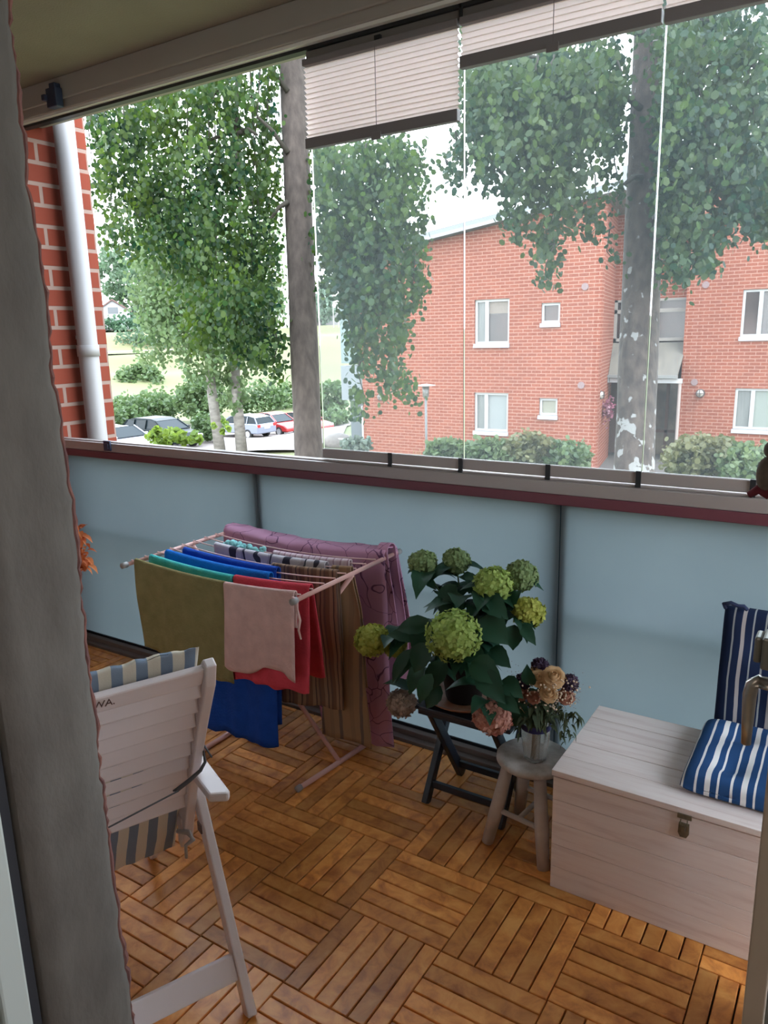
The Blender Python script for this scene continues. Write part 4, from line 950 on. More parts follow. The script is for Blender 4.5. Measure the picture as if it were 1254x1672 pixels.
# align the columns
WA[2] = (WA[0][0], WA[2][1], WA[0][2], WA[2][3]); WA[3] = (WA[1][0], WA[3][1], WA[1][2], WA[3][3])
mb = MB()
def facade(mb, Y, x0, x1, zb, ztop, cols, th=0.25):
    """cols: list of (xa, xb, [(za, zb)...]) window columns"""
    xs = [x0]
    def strip(a, b, za, zb_=None):
        if zb_ is None: mb.extrude([(a,Y,za),(b,Y,za),(b,Y,ztop(b)),(a,Y,ztop(a))], (0,th,0))
        else: mb.extrude([(a,Y,za),(b,Y,za),(b,Y,zb_),(a,Y,zb_)], (0,th,0))
    cur = x0
    for (a, b, hs) in cols:
        strip(cur, a, zb); z = zb
        for (h0, h1) in sorted(hs): strip(a, b, z, h0); z = h1
        strip(a, b, z); cur = b
    strip(cur, x1, zb)
facade(mb, YA, XA0, XA1, -3.2, zroof, [(WA[0][0],WA[0][2],[(WA[0][1],WA[0][3]),(WA[2][1],WA[2][3])]), (WA[1][0],WA[1][2],[(WA[1][1],WA[1][3]),(WA[3][1],WA[3][3])])])
link('gable_wall', mb, BRICK, bd)
# slanting side of the entrance recess
XS = atY(1001,560,YW).x
link('recess_side_wall', MB().extrude([(XA1,YA+0.0,-3.2),(XS,YW,-3.2),(XS,YW,zr.z+0.35),(XA1,YA,zr.z)], (-0.25,0.1,0)), BRICK, bd)
link('left_side_wall', MB().span((XA0,YA+0.25,-3.6),(XA0+0.25,YA+9,zroof(XA0)+0.6)), BRICK, bd)
# right part of the facade
WB = [wrect(YB,1214,473,1270,549), wrect(YB,1201,634,1260,703)]
WB[0] = (WB[0][0], WB[0][1], WB[0][0]+1.35, WB[0][3]); WB[1] = (WB[0][0], WB[1][1], WB[0][2], WB[1][3])
XB0 = atY(1116,560,YB).x; ZB = atY(1175,294,YB).z
mb = MB(); facade(mb, YB, XB0, 4.5, -3.2, lambda x: ZB, [(WB[0][0],WB[0][2],[(WB[0][1],WB[0][3]),(WB[1][1],WB[1][3])])])
link('right_wall', mb, BRICK, bd)
link('right_side_wall', MB().span((XB0,YB+0.25,-3.2),(XB0+0.2,YB+1.6,ZB)), BRICK, bd)
# recess: brick above the window, then glazed entrance
zt1 = atY(1060,488,YW).z; zt0 = atY(1060,557,YW).z
link('recess_wall', MB().span((XS-0.1,YW,zt1),(XB0+0.1,YW+0.2,ZB)), BRICK, bd)
def window(x0, z0, x1, z1, Y, mull, panes_, sill=True, fr=0.07, rec=0.06):
    w_ = MB(); w_.span((x0,Y+rec,z0),(x0+fr,Y+rec+0.08,z1)).span((x1-fr,Y+rec,z0),(x1,Y+rec+0.08,z1)).span((x0+fr,Y+rec,z0),(x1-fr,Y+rec+0.08,z0+fr)).span((x0+fr,Y+rec,z1-fr),(x1-fr,Y+rec+0.08,z1))
    for mx in mull: w_.span((x0+(x1-x0)*mx-0.055,Y+rec-0.01,z0+fr),(x0+(x1-x0)*mx+0.055,Y+rec+0.07,z1-fr))
    f = link('window', w_, WHITEF, bd)
    xs = [x0+fr]+[x0+(x1-x0)*mx for mx in mull]+[x1-fr]
    for k in range(len(xs)-1): link('pane', MB().span((xs[k],Y+rec+0.05,z0+fr),(xs[k+1],Y+rec+0.06,z1-fr)), panes_[k], f)
    if sill: link('window_sill', MB().extrude([(x0-0.02,Y-0.06,z0-0.115),(x1+0.02,Y-0.06,z0-0.115),(x1+0.02,Y-0.04,z0-0.0),(x0-0.02,Y-0.04,z0-0.0)], (0,0.12,0)), SILLM, f)
    return f
f = window(*WA[0], YA, [0.34], [CURTG, DARKG]); link('curtain', MB().span((WA[0][0]+0.45,YA+0.105,WA[0][3]-0.42),(WA[0][2]-0.09,YA+0.108,WA[0][3]-0.08)), mat('lace_curtain',(0.22,0.17,0.15),0.9,var=(0.3,0.25,0.21),noise_scale=12,stretch=(4,1,1)), f)
window(*WA[1], YA, [], [DARKG]); window(*WA[2], YA, [0.34], [CURTG, LIGHTG]); window(*WA[3], YA, [], [mat('glass_with_cream_blind',(0.29,0.27,0.21),0.5)])
window(*WB[0], YB, [0.36], [DARKG, mat('glass_with_dim_curtain',(0.15,0.13,0.13),0.4,var=(0.19,0.17,0.17),noise_scale=5,stretch=(5,1,.3))]); window(*WB[1], YB, [0.36], [CURTG, mat('glass_with_pale_blind',(0.26,0.28,0.25),0.5)])
# entrance window band
m_ = MB(); zi = zt0+(zt1-zt0)*0.72
x0, x1 = XS, XB0+0.02
m_.span((x0,YW,zt0),(x1,YW+0.08,zt0+0.10)).span((x0,YW,zt1-0.07),(x1,YW+0.08,zt1)).span((x0,YW,zi-0.06),(x1,YW+0.08,zi+0.06)).span((x0,YW,zt0),(x0+0.09,YW+0.08,zt1)).span((x1-0.09,YW,zt0),(x1,YW+0.08,zt1)).span(((x0+x1)/2-0.05,YW,zt0),((x0+x1)/2+0.05,YW+0.08,zt1))
f = link('window', m_, mat('cream_frame',(0.34,0.30,0.27),0.6), bd)
link('pane', MB().span((x0,YW+0.05,zt0+0.08),(x1,YW+0.06,zt1-0.05)), DARKG, f)
# sloping canopy, beam, post, dark entrance
zc = atY(1050,614,22.6).z
xr0 = XA1+ (XS-XA1)*(22.6-YA)/(YW-YA)+0.02
CANO = mat('weathered_canopy_sheet', (0.22,0.19,0.155), 0.7, var=(0.16,0.14,0.12), noise_scale=2, stretch=(3,1,0.4))
link('canopy', MB().extrude([(xr0,22.6,zc),(XB0+0.02,22.6,zc),(XB0+0.02,YW,zt0-0.05),(XS,YW,zt0-0.05)], (0,0.03,-0.05)), CANO, bd)
link('gutter', MB().span((xr0,22.5,zc-0.06),(XB0+0.05,22.6,zc+0.03)), mat('grey_gutter',(0.25,0.24,0.23),0.6), bd)
link('entrance_beam', MB().span((xr0-0.05,22.62,zc-0.21),(XB0+0.16,22.74,zc-0.075)), WHITEF, bd)
link('entrance_post', MB().tube([(XB0+0.10,22.68,zc-0.1),(XB0+0.10,22.68,-2.6)], 0.05, 12), mat('pinkish_white_post',(0.40,0.32,0.29),0.6), bd)
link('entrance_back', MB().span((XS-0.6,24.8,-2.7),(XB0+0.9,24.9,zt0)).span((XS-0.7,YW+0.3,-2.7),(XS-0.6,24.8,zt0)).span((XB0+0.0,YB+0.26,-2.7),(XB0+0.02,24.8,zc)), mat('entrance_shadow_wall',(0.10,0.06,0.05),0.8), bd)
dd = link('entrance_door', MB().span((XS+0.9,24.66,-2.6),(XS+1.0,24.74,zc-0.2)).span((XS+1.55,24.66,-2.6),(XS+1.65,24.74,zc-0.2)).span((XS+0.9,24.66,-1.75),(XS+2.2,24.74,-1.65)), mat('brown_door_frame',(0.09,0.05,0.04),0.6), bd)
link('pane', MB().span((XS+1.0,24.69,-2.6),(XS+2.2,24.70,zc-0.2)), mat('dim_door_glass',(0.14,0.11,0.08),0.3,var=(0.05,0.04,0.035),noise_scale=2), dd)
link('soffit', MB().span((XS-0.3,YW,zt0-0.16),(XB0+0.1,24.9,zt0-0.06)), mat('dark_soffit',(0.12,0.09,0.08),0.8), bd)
# roofs
def roof_slab(pts, th): return MB().extrude(pts, th)
e0 = atY(518,466,YA-0.3)
rx1 = XA1+0.55
link('roof', MB().extrude([(e0.x,YA-0.35,zroof(e0.x)+0.02),(rx1,YA-0.35,zroof(rx1)+0.02),(rx1,YA-0.35,zroof(rx1)+0.24),(e0.x,YA-0.35,zroof(e0.x)+0.24)], (0,11,0)), ROOFM, bd)
link('roof_edge', MB().extrude([(e0.x-0.02,YA-0.37,zroof(e0.x)+0.0),(rx1+0.02,YA-0.37,zroof(rx1)+0.0),(rx1+0.02,YA-0.37,zroof(rx1)+0.10),(e0.x-0.02,YA-0.37,zroof(e0.x)+0.10)], (0,0.03,0)), mat('pale_fascia',(0.33,0.33,0.36),0.6), bd)
link('roof', MB().span((XB0-0.4,YB-0.3,ZB),(5,YB+9,ZB+0.30)), ROOFM, bd)
link('roof_vent', MB().tube([(XA1-0.35,YA+3,zr.z),(XA1-0.35,YA+3,zr.z+1.3)],0.09,10), ROOFM, bd)
for (u, v, Y) in ((955.5,468,YA),(949,629,YA),(1152.5,465,YB),(1134,624,YB)):
    p = atY(u,v,Y); link('wall_vent', MB().tube([(p.x,Y-0.03,p.z),(p.x,Y+0.02,p.z)],0.10,14), mat('vent_grey',(0.26,0.17,0.17),0.7), bd)
# balcony stack on the left end
bx0 = atY(563,560,YA+0.6).x
BALG = mat('grey_balcony_board', (0.22, 0.24, 0.255), 0.5)
for (z0, z1) in ((atY(575,598,YA).z-1.2, atY(575,598,YA).z),):
    link('balcony_front', MB().span((bx0,YA+0.3,z0),(XA0,YA+2.6,z1)), BALG, bd)
link('balcony_post', MB().span((XA0-0.06,YA-0.02,-3.2),(XA0-0.0,YA+0.05,-0.75)), WHITEF, bd)
gz = atY(575,560,YA).z
link('balcony_glass', MB().span((bx0,YA+0.35,gz-0.7),(XA0,YA+2.5,3.3)), mat('green_grey_glazing',(0.16,0.22,0.22),0.2), bd)
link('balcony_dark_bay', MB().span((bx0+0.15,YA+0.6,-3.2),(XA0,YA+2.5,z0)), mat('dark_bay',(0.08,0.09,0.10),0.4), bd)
link('balcony_railing', MB().tube([(bx0-0.2,YA+0.3,-2.0),(XA0,YA+0.3,-2.0)],0.03,8).tube([(bx0-0.2,YA+0.3,-2.5),(XA0,YA+0.3,-2.5)],0.03,8), WHITEF, bd)

# wall lamps
def wall_lamp(p, lab, first=None, rz=0):
    if first is None:
        e = empty('wall_lamp', p, lab, 'lamp', 'round wall lamps on the brick house', rz=rz)
        link('rim', MB().tube([(0,0,0),(0,-0.09,0)],0.125,20), mat('dark_lamp_rim',(0.04,0.03,0.03),0.5), e, local=True)
        link('glass', MB().sphere((0,-0.07,0),0.105,16,10,(1,0.8,1)), mat('opal_lamp_glass',(0.5,0.45,0.4),0.4), e, local=True, smooth=True)
        link('guard', MB().box((0,-0.165,0),(0.018,0.02,0.22)).box((0,-0.165,0),(0.22,0.02,0.016)), mat('dark_lamp_rim',(0.04,0.03,0.03),0.5), e, local=True)
        return e
    c = copy_tree(first); c.location = p; c['label'] = lab; c.rotation_euler = (0,0,rz); return c
p = atY(623,648,YA); L1 = wall_lamp((p.x,YA,p.z), 'round wall lamp near the far left corner of the brick gable')
p = atY(1144,642,YB); wall_lamp((p.x,YB,p.z), 'round wall lamp to the right of the house entrance', L1)
ps = atX(980,645,XA1-0.04); wall_lamp((XA1-0.10+0.02,ps.y,ps.z), 'round wall lamp on the recess side left of the entrance', L1, math.radians(78))
# lamp post
p = atY(695,628,17.0); gz = ground(p.x,17.0)
lp = empty('street_lamp', (p.x,17.0,gz), 'grey lamp post with flat disc shade standing before the brick gable', 'lamp')
link('pole', MB().tube([(p.x,17,gz),(p.x,17,p.z-0.38)], 0.035, 10), mat('grey_post_paint',(0.16,0.16,0.16),0.6), lp, smooth=True)
link('lantern', MB().lathe((p.x,17,p.z-0.38), [(0.04,0),(0.085,0.05),(0.10,0.36)], 16), mat('lantern_glass',(0.2,0.185,0.17),0.3), lp, smooth=True)
link('shade', MB().lathe((p.x,17,p.z-0.03), [(0.28,0),(0.27,0.015),(0.05,0.05)], 24), mat('pale_shade',(0.36,0.31,0.28),0.6), lp, smooth=True)
# hanging flowers by the entrance
p = atY(993,668,21.6); mb = MB(); rnd = random.Random(2)
PINKF = leaf_mat('pink_petals', (0.33,0.07,0.13), (0.45,0.25,0.29), 0.3)
hb = empty('hanging_basket', (p.x,21.6,p.z), 'pink flowers in a hanging basket left of the entrance', 'flowers')
leaf_cloud('blossoms', [ (p.x+rnd.gauss(0,.09), 21.6+rnd.gauss(0,.09), p.z+rnd.gauss(0,.16)) for _ in range(220)], 0.075, PINKF, hb, hang=0)
link('hanger', MB().tube([(p.x,21.6,p.z+0.2),(p.x,21.6,p.z+0.95)],0.008,5), DARKIN, hb)

# ------------------------------------------------------------------ trees
BARK = mat('grey_bark', (0.060,0.046,0.040), 0.95, var=(0.115,0.090,0.078), noise_scale=14, bump=0.8, bump_scale=30, stretch=(1,1,0.35))
def lichen_bark():
    m = bpy.data.materials.new('bark_with_lichen'); m.use_nodes = True; t = m.node_tree; b = t.nodes['Principled BSDF']
    tc = t.nodes.new('ShaderNodeTexCoord'); mp = t.nodes.new('ShaderNodeMapping'); mp.inputs['Scale'].default_value = (1,1,0.5); t.links.new(tc.outputs['Object'], mp.inputs[0])
    n1 = t.nodes.new('ShaderNodeTexNoise'); n1.inputs['Scale'].default_value = 18; n1.inputs['Detail'].default_value = 7; t.links.new(mp.outputs[0], n1.inputs['Vector'])
    r1 = t.nodes.new('ShaderNodeValToRGB'); r1.color_ramp.elements[0].position = .35; r1.color_ramp.elements[1].position = .7; r1.color_ramp.elements[0].color = (0.034,0.024,0.021,1); r1.color_ramp.elements[1].color = (0.078,0.056,0.047,1)
    t.links.new(n1.outputs['Fac'], r1.inputs[0])
    n2 = t.nodes.new('ShaderNodeTexNoise'); n2.inputs['Scale'].default_value = 9; n2.inputs['Detail'].default_value = 5; t.links.new(tc.outputs['Object'], n2.inputs['Vector'])
    s = t.nodes.new('ShaderNodeSeparateXYZ'); t.links.new(tc.outputs['Object'], s.inputs[0])
    mr = t.nodes.new('ShaderNodeMapRange'); mr.inputs['From Min'].default_value = 2.6; mr.inputs['From Max'].default_value = 3.7; mr.inputs['To Min'].default_value = 0.10; mr.inputs['To Max'].default_value = -0.03; t.links.new(s.outputs['Z'], mr.inputs[0])
    ad = t.nodes.new('ShaderNodeMath'); t.links.new(n2.outputs['Fac'], ad.inputs[0]); t.links.new(mr.outputs[0], ad.inputs[1])
    r2 = t.nodes.new('ShaderNodeValToRGB'); r2.color_ramp.elements[0].position = .60; r2.color_ramp.elements[1].position = .63; t.links.new(ad.outputs[0], r2.inputs[0])
    mx = t.nodes.new('ShaderNodeMix'); mx.data_type = 'RGBA'; t.links.new(r2.outputs[0], mx.inputs[0]); t.links.new(r1.outputs[0], mx.inputs[6]); mx.inputs[7].default_value = (0.20,0.19,0.185,1)
    t.links.new(mx.outputs[2], b.inputs['Base Color']); b.inputs['Roughness'].default_value = 0.95
    bp_ = t.nodes.new('ShaderNodeBump'); bp_.inputs['Strength'].default_value = .7; bp_.inputs['Distance'].default_value = .02; t.links.new(n1.outputs['Fac'], bp_.inputs['Height']); t.links.new(bp_.outputs[0], b.inputs['Normal'])
    return m
LF = leaf_mat('aspen_leaf', (0.008,0.042,0.028), (0.085,0.140,0.028), 0.5)
LFR = leaf_mat('aspen_leaf_right', (0.012,0.046,0.034), (0.080,0.120,0.036), 0.5)
def trunk(pts, rs, m, parent):
    mb = MB(); pts = [Vector(p) for p in pts]; fine = []; fr = []
    for i in range(len(pts)-1):
        for k in range(12):
            t = k/12; fine.append(pts[i].lerp(pts[i+1], t)); fr.append((rs[i]*(1-t)+rs[i+1]*t)*(1+0.03*mnoise.noise(Vector((i+t*3, 3, len(pts))))))
    fine.append(pts[-1]); fr.append(rs[-1])
    return link('trunk', mb.tube(fine, fr, 20), m, parent, smooth=True)
def strands(spec):
    """spec rows: u0,v0,u1,v1 (photo px of the hanging branch), half width px at both ends, depth, depth spread, n leaves"""
    P = []; br = MB()
    for (u0,v0,u1,v1,w0,w1,D,dD,n) in spec:
        k = max(2, int((w0+w1)/16)); cl = []
        for _ in range(max(6, n//10)):
            t = RNG.uniform(); wd = w0+(w1-w0)*t
            cl.append((t, RNG.uniform(-1,1)*wd, RNG.normal()*dD))
        for _ in range(int(n*1.45)):
            c = cl[RNG.integers(len(cl))]; px = 9*8.0/D
            t = c[0]; u = u0+(u1-u0)*t + c[1] + RNG.normal()*px; v = v0+(v1-v0)*t + RNG.normal()*px*1.5
            P.append(tuple(atD(u, v, D+c[2]+RNG.normal()*0.12)))
        for q in range(max(1, k//2)):
            o = random.uniform(-.5,.5); a = atD(u0+o*w0,v0,D); b = atD(u1+o*w1,v1-8,D); m1 = a.lerp(b,.35)+Vector((random.uniform(-.1,.1),random.uniform(-.1,.1),.1)); m2 = a.lerp(b,.7)+Vector((random.uniform(-.08,.08),random.uniform(-.1,.1),.02))
            br.tube([a,m1,m2,b],[0.012,0.008,0.005,0.002],5)
    return P, br
# left tree
tb = atD(504,742,9.5); tm = atD(477,95,9.5); ax = (tm-tb)
base = tb - ax*((tb.z+2.75)/ax.z); topp = tb + ax*1.8
tl = empty('aspen_tree', tuple(base), 'leafy tree with grey trunk left of the centre, branches hanging across the left panes', 'tree')
trunk([base, tb, tb.lerp(tm,.5)+Vector((0.0,0,0)), tm, topp], [0.21,0.178,0.172,0.165,0.14], BARK, tl)
spec = [ (175,165,200,425,34,20,9.0,.35,900), (205,170,225,330,20,12,9.2,.35,300), (160,170,160,330,14,10,9.2,.3,220),
 (250,140,265,400,36,36,9.6,.6,1500),(300,125,310,480,40,40,9.4,.6,1900),(350,110,360,560,42,40,9.2,.6,2500),(405,110,410,520,42,36,9.6,.6,2200),(440,110,440,600,20,16,9.8,.5,800),
 (340,480,345,560,46,30,9.2,.5,700),(400,480,408,590,40,34,9.4,.5,700),(230,300,250,420,24,22,9.6,.4,400),(452,540,456,640,12,8,9.4,.3,90),
 (510,90,512,480,7,10,9.8,.3,260),
 (560,240,575,480,44,44,8.4,.5,2300),(610,235,625,500,50,44,8.2,.5,2300),(655,235,668,420,34,26,8.2,.4,900),(540,300,560,470,24,30,8.6,.4,500),
 (585,460,600,600,34,20,8.2,.4,700),(630,470,650,590,30,14,8.0,.3,420),(672,410,680,500,16,10,8.0,.3,170),(590,590,588,690,14,8,8.2,.25,110),(640,590,672,655,16,10,8.0,.25,110),(608,590,640,640,14,12,8.0,.25,90),
 (160,100,460,60,20,40,9.4,.6,900),(560,150,700,60,60,60,8.6,.5,1200),(560,0,560,-300,150,150,9.2,1.0,1600),(330,60,330,-300,160,160,9.4,1.0,2200)]
P, br = strands(spec)
for (a, b) in [((470,250),(420,190)),((470,150),(395,60)),((385,250),(388,120)),((388,250),(392,330)),((400,215),(330,235)),((392,215),(420,220)),((480,60),(640,20)),((640,20),(690,140)),((470,60),(300,80)),((300,80),(200,120)),((470,330),(440,360)),((340,190),(330,130)),((352,155),(372,110))]:
    br.tube([atD(a[0],a[1],9.35), atD((a[0]+b[0])/2,(a[1]+b[1])/2-6,9.3), atD(b[0],b[1],9.2)],[0.035,0.026,0.016],7)
link('branches', br, mat('dark_branch',(0.035,0.03,0.022),0.95), tl, smooth=True)
leaf_cloud('foliage', P, 0.056, LF, tl, hang=0.7)
# right tree
tb = atD(1036,742,7.5); tm = atD(1062,90,7.5); ax = (tm-tb); base = tb - ax*((tb.z+2.6)/ax.z); topp = tb+ax*1.8
tr = empty('aspen_tree', tuple(base), 'thick lichen covered trunk at right with branches hanging over the brick house', 'tree')
trunk([base, tb, tb.lerp(tm,.5), tm, topp], [0.25,0.192,0.183,0.168,0.14], lichen_bark(), tr)
spec = [(790,100,800,240,34,34,6.8,.4,1100),(840,100,850,260,40,36,6.8,.4,1300),(890,90,895,310,44,34,6.6,.4,1500),(940,90,945,240,44,34,6.8,.4,1300),(990,90,1000,250,30,18,7.0,.4,700),
 (735,270,760,305,26,12,6.6,.15,60),(745,235,765,250,20,14,6.6,.2,70),(790,240,800,300,26,14,6.6,.3,180),(840,260,845,380,26,10,6.6,.3,300),(890,310,896,400,22,14,6.6,.3,240),(892,400,895,462,11,8,6.6,.2,70),(930,260,925,370,24,12,6.7,.3,240),(960,280,968,370,18,8,6.8,.3,120),(1000,260,1005,330,10,8,7.2,.3,70),
 (1110,60,1110,360,34,34,6.8,.5,1800),(1170,60,1170,330,40,40,6.8,.5,2000),(1230,50,1235,330,40,40,6.8,.5,2000),(1085,200,1088,420,12,12,6.8,.3,420),(1105,340,1108,445,28,12,6.7,.3,480),(1140,330,1150,435,20,12,6.7,.3,320),(1190,320,1185,385,22,12,6.7,.3,200),(1235,320,1240,380,24,16,6.7,.3,240),(1250,370,1252,400,6,4,6.7,.2,20),
 (1085,430,1084,470,8,4,6.9,.2,30),(1003,370,1008,440,6,3,7.2,.2,20),(1290,40,1290,400,40,40,6.8,.5,1200),
 (900,40,900,-300,160,160,7.4,1.0,2400),(1180,20,1180,-300,120,120,7.2,1.0,2200),(1060,60,1200,30,40,60,7.0,.6,500)]
P, br = strands(spec)
for (a, b) in [((1050,180),(960,120)),((960,120),(850,90)),((850,90),(770,150)),((1065,150),(1150,100)),((1150,100),(1240,110)),((1050,290),(1020,300)),((1060,60),(900,20))]:
    br.tube([atD(a[0],a[1],7.4), atD((a[0]+b[0])/2,(a[1]+b[1])/2-6,7.2), atD(b[0],b[1],6.9)],[0.035,0.026,0.016],7)
link('branches', br, mat('dark_branch',(0.035,0.03,0.022),0.95), tr, smooth=True)
leaf_cloud('foliage', P, 0.054, LFR, tr, hang=0.7)

# birches by the parking place
BIRCH = mat('white_birch_bark', (0.36,0.33,0.30), 0.8, var=(0.18,0.16,0.15), noise_scale=3, stretch=(1,1,2.5))
LB = leaf_mat('birch_leaf', (0.085,0.15,0.065), (0.18,0.25,0.115), 0.45)
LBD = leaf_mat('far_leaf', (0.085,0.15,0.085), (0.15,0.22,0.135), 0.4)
def ell_cloud(spec, clump=0.5):
    P = []
    for (u,v,ru,rv,D,dD,n) in spec:
        m = max(6, n//14); cs_ = []
        for _ in range(m):
            a = RNG.uniform(0,2*np.pi); r = RNG.uniform()**0.5; cs_.append((u+ru*r*np.cos(a), v+rv*r*np.sin(a), D+RNG.normal()*dD))
        px = max(ru,rv)*0.10
        for _ in range(n):
            c = cs_[RNG.integers(m)]; P.append(tuple(atD(c[0]+RNG.normal()*px, c[1]+RNG.normal()*px*1.2, c[2]+RNG.normal()*dD*0.15)))
    return P
for i, (ub, vb, ut, vt, lab, sp_) in enumerate([(360,740,318,380,'slender white birch by the parking place, left of the pair', [(260,440,50,90,30,1.2,2300),(300,480,60,100,30,1.2,3200),(330,560,40,70,30,1,1300),(250,540,30,60,30,1,700),(290,380,70,60,30,1.4,1600)]),
        (395,740,372,380,'slender white birch by the parking place, right of the pair', [(380,470,55,100,31,1.2,3000),(410,560,40,50,31,1,1300),(430,450,30,110,31,1,1300),(360,620,22,40,31,.8,400),(385,640,20,30,31,.7,250)])]):
    b0 = atD(ub,vb,31); t0 = atD(ut,vt,31); a_ = t0-b0; z = ground(b0.x,b0.y); b0 = b0 - a_*((b0.z-z)/a_.z)
    e = empty('birch_tree', tuple(b0), lab, 'tree', 'birches beside the parking place')
    link('trunk', MB().tube([b0, b0.lerp(t0,.33)+Vector((-.1,0,0)), b0.lerp(t0,.66)+Vector((.1,0,0)), t0], [0.24,0.20,0.15,0.08], 12), BIRCH, e, smooth=True)
    leaf_cloud('foliage', ell_cloud(sp_), 0.15, LB, e, hang=0.5)
# trees and bushes farther away
def blob_tree(name, spec, size, m, lab, cat='tree', group=None, tr_=True):
    spec = [q[:6]+(int(q[6]*(2.6 if size > 0.2 else 1.8)),) for q in spec]; size *= 0.58 if size > 0.2 else 0.7
    P = ell_cloud(spec); A = np.array(P); c = A.mean(0); g = ground(c[0],c[1])
    e = empty(name, (c[0],c[1],g), lab, cat, group)
    if tr_: link('trunk', MB().tube([(c[0],c[1],g-0.2),(c[0],c[1],c[2])], [size*0.9,size*0.4], 8), BARK, e)
    leaf_cloud('foliage', P, size, m, e, hang=0.2)
G1 = 'trees along the far slope'
blob_tree('broadleaf_tree', [(185,440,26,40,190,4,500),(210,500,30,26,190,4,350)], 1.5, LBD, 'hazy tree behind the white house, nearest to the downpipe', group=G1)
blob_tree('broadleaf_tree', [(235,450,34,40,180,4,600),(250,510,36,28,180,4,400)], 1.4, LBD, 'hazy tree on the slope just right of the white house', group=G1)
blob_tree('broadleaf_tree', [(300,470,40,50,170,4,700),(290,530,40,24,170,4,350)], 1.4, LBD, 'wide hazy tree on the slope behind the birches', group=G1)
blob_tree('broadleaf_tree', [(400,500,60,40,180,4,700)], 1.5, LBD, 'hazy tree behind the birch crowns at centre left', group=G1)
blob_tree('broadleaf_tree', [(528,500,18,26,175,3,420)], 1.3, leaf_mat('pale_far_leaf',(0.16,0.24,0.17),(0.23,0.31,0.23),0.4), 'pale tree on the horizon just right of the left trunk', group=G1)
blob_tree('hedge', [(195,530,34,10,165,2,260)], 1.0, leaf_mat('dark_hedge_leaf',(0.05,0.12,0.07),(0.10,0.18,0.10),0.3), 'dark hedge in front of the white house', 'hedge', tr_=False)
blob_tree('hedge', [(250,555,60,14,145,2,420),(400,550,50,12,145,2,300)], 0.9, LBD, 'low scrub strip between the two roads on the slope', 'shrub', tr_=False)
G2 = 'bushes around the field and the parking place'
BU = leaf_mat('bush_leaf', (0.07,0.125,0.05), (0.13,0.195,0.08), 0.35)
blob_tree('bush', [(228,622,36,24,100,1.5,900)], 0.75, BU, 'round green bush standing alone in the yellow field', 'bush', G2, tr_=False)
blob_tree('bush', [(240,665,60,20,64,1.2,900),(210,680,30,14,60,1,350)], 0.5, BU, 'shrubs behind the black estate car', 'bush', G2, tr_=False)
blob_tree('bush', [(330,650,40,32,60,1.2,1000)], 0.5, BU, 'tall shrubs between the black car and the birches', 'bush', G2, tr_=False)
blob_tree('bush', [(430,648,60,22,72,1.2,800)], 0.5, BU, 'shrubs behind the red cars', 'bush', G2, tr_=False)
blob_tree('bush', [(340,695,26,20,41,.6,420)], 0.32, BU, 'low bush at the foot of the left birch', 'bush', G2, tr_=False)
blob_tree('bush', [(539,652,26,28,62,1,700),(540,684,30,10,58,.8,350)], 0.45, BU, 'bush with pale stems beyond the left trunk, beside the balconies', 'bush', G2, tr_=False)
YEL = leaf_mat('yellow_green_leaf', (0.11,0.20,0.035), (0.21,0.29,0.065), 0.5)
blob_tree('bush', [(272,712,28,12,14,.3,230),(310,716,18,10,14,.3,140),(360,700,14,14,14,.3,40)], 0.13, YEL, 'bright yellow green shrub tips just above the rail below the black car', 'bush', G2, tr_=False)
HB = leaf_mat('shrub_leaf', (0.07,0.12,0.05), (0.17,0.21,0.09), 0.35); HB2 = leaf_mat('shrub_leaf_red', (0.10,0.11,0.045), (0.20,0.18,0.085), 0.35)
G3 = 'shrubs planted along the brick house'
blob_tree('shrub', [(735,735,36,14,17.6,.3,900)], 0.15, HB, 'shrub below the gable, left of the lower window', 'shrub', G3, tr_=False)
blob_tree('shrub', [(800,742,44,18,17.4,.3,1500)], 0.15, HB, 'shrub under the lower large gable window', 'shrub', G3, tr_=False)
blob_tree('shrub', [(866,735,40,22,17.2,.3,1500)], 0.15, HB2, 'tallest reddish green shrub under the small gable window', 'shrub', G3, tr_=False)
blob_tree('shrub', [(925,745,36,22,17.0,.3,1300)], 0.15, HB, 'green shrub at the brick corner left of the entrance', 'shrub', G3, tr_=False)
blob_tree('shrub', [(1150,755,62,36,16.0,.35,2400)], 0.15, HB2, 'broad shrub right of the entrance post', 'shrub', G3, tr_=False)
blob_tree('shrub', [(1225,765,50,36,15.4,.35,2000)], 0.15, HB, 'shrub at the right edge under the lower right window', 'shrub', G3, tr_=False)
blob_tree('shrub', [(582,728,24,12,18.8,.25,420)], 0.15, leaf_mat('grey_green_leaf',(0.10,0.14,0.105),(0.19,0.22,0.17),0.3), 'grey green shrub under the far balconies', 'shrub', G3, tr_=False)
# strappy plants below the gable
mb = MB(); rnd = random.Random(8)
for i in range(130):
    u = rnd.uniform(660,730); p = atY(u, 742, 17.6); p.z = ground(p.x,17.6); a = rnd.uniform(0,6.28); L = rnd.uniform(.5,1.0)
    t = Vector((math.cos(a)*0.35*L, math.sin(a)*0.35*L, L)); mb.add([p, p+Vector((0.03,0,0)), p+t*0.7+Vector((0.02,0,0)), p+t, p+t*0.7], [(0,1,2,3,4)])
tag(link('day_lily', mb, YEL), 'strappy yellow green plants around the foot of the lamp post', 'plant')
mb = MB(); p = atY(553,722,24); z = ground(p.x,24)
mb.sphere((p.x,24,z+0.15), 0.55, 14, 9, (1.3,0.9,0.75)); tag(link('boulder', mb, mat('boulder_stone',(0.24,0.20,0.18),0.9,var=(0.34,0.29,0.26)), smooth=True), 'brown boulder lying on the grass beside the far balconies', 'rock')

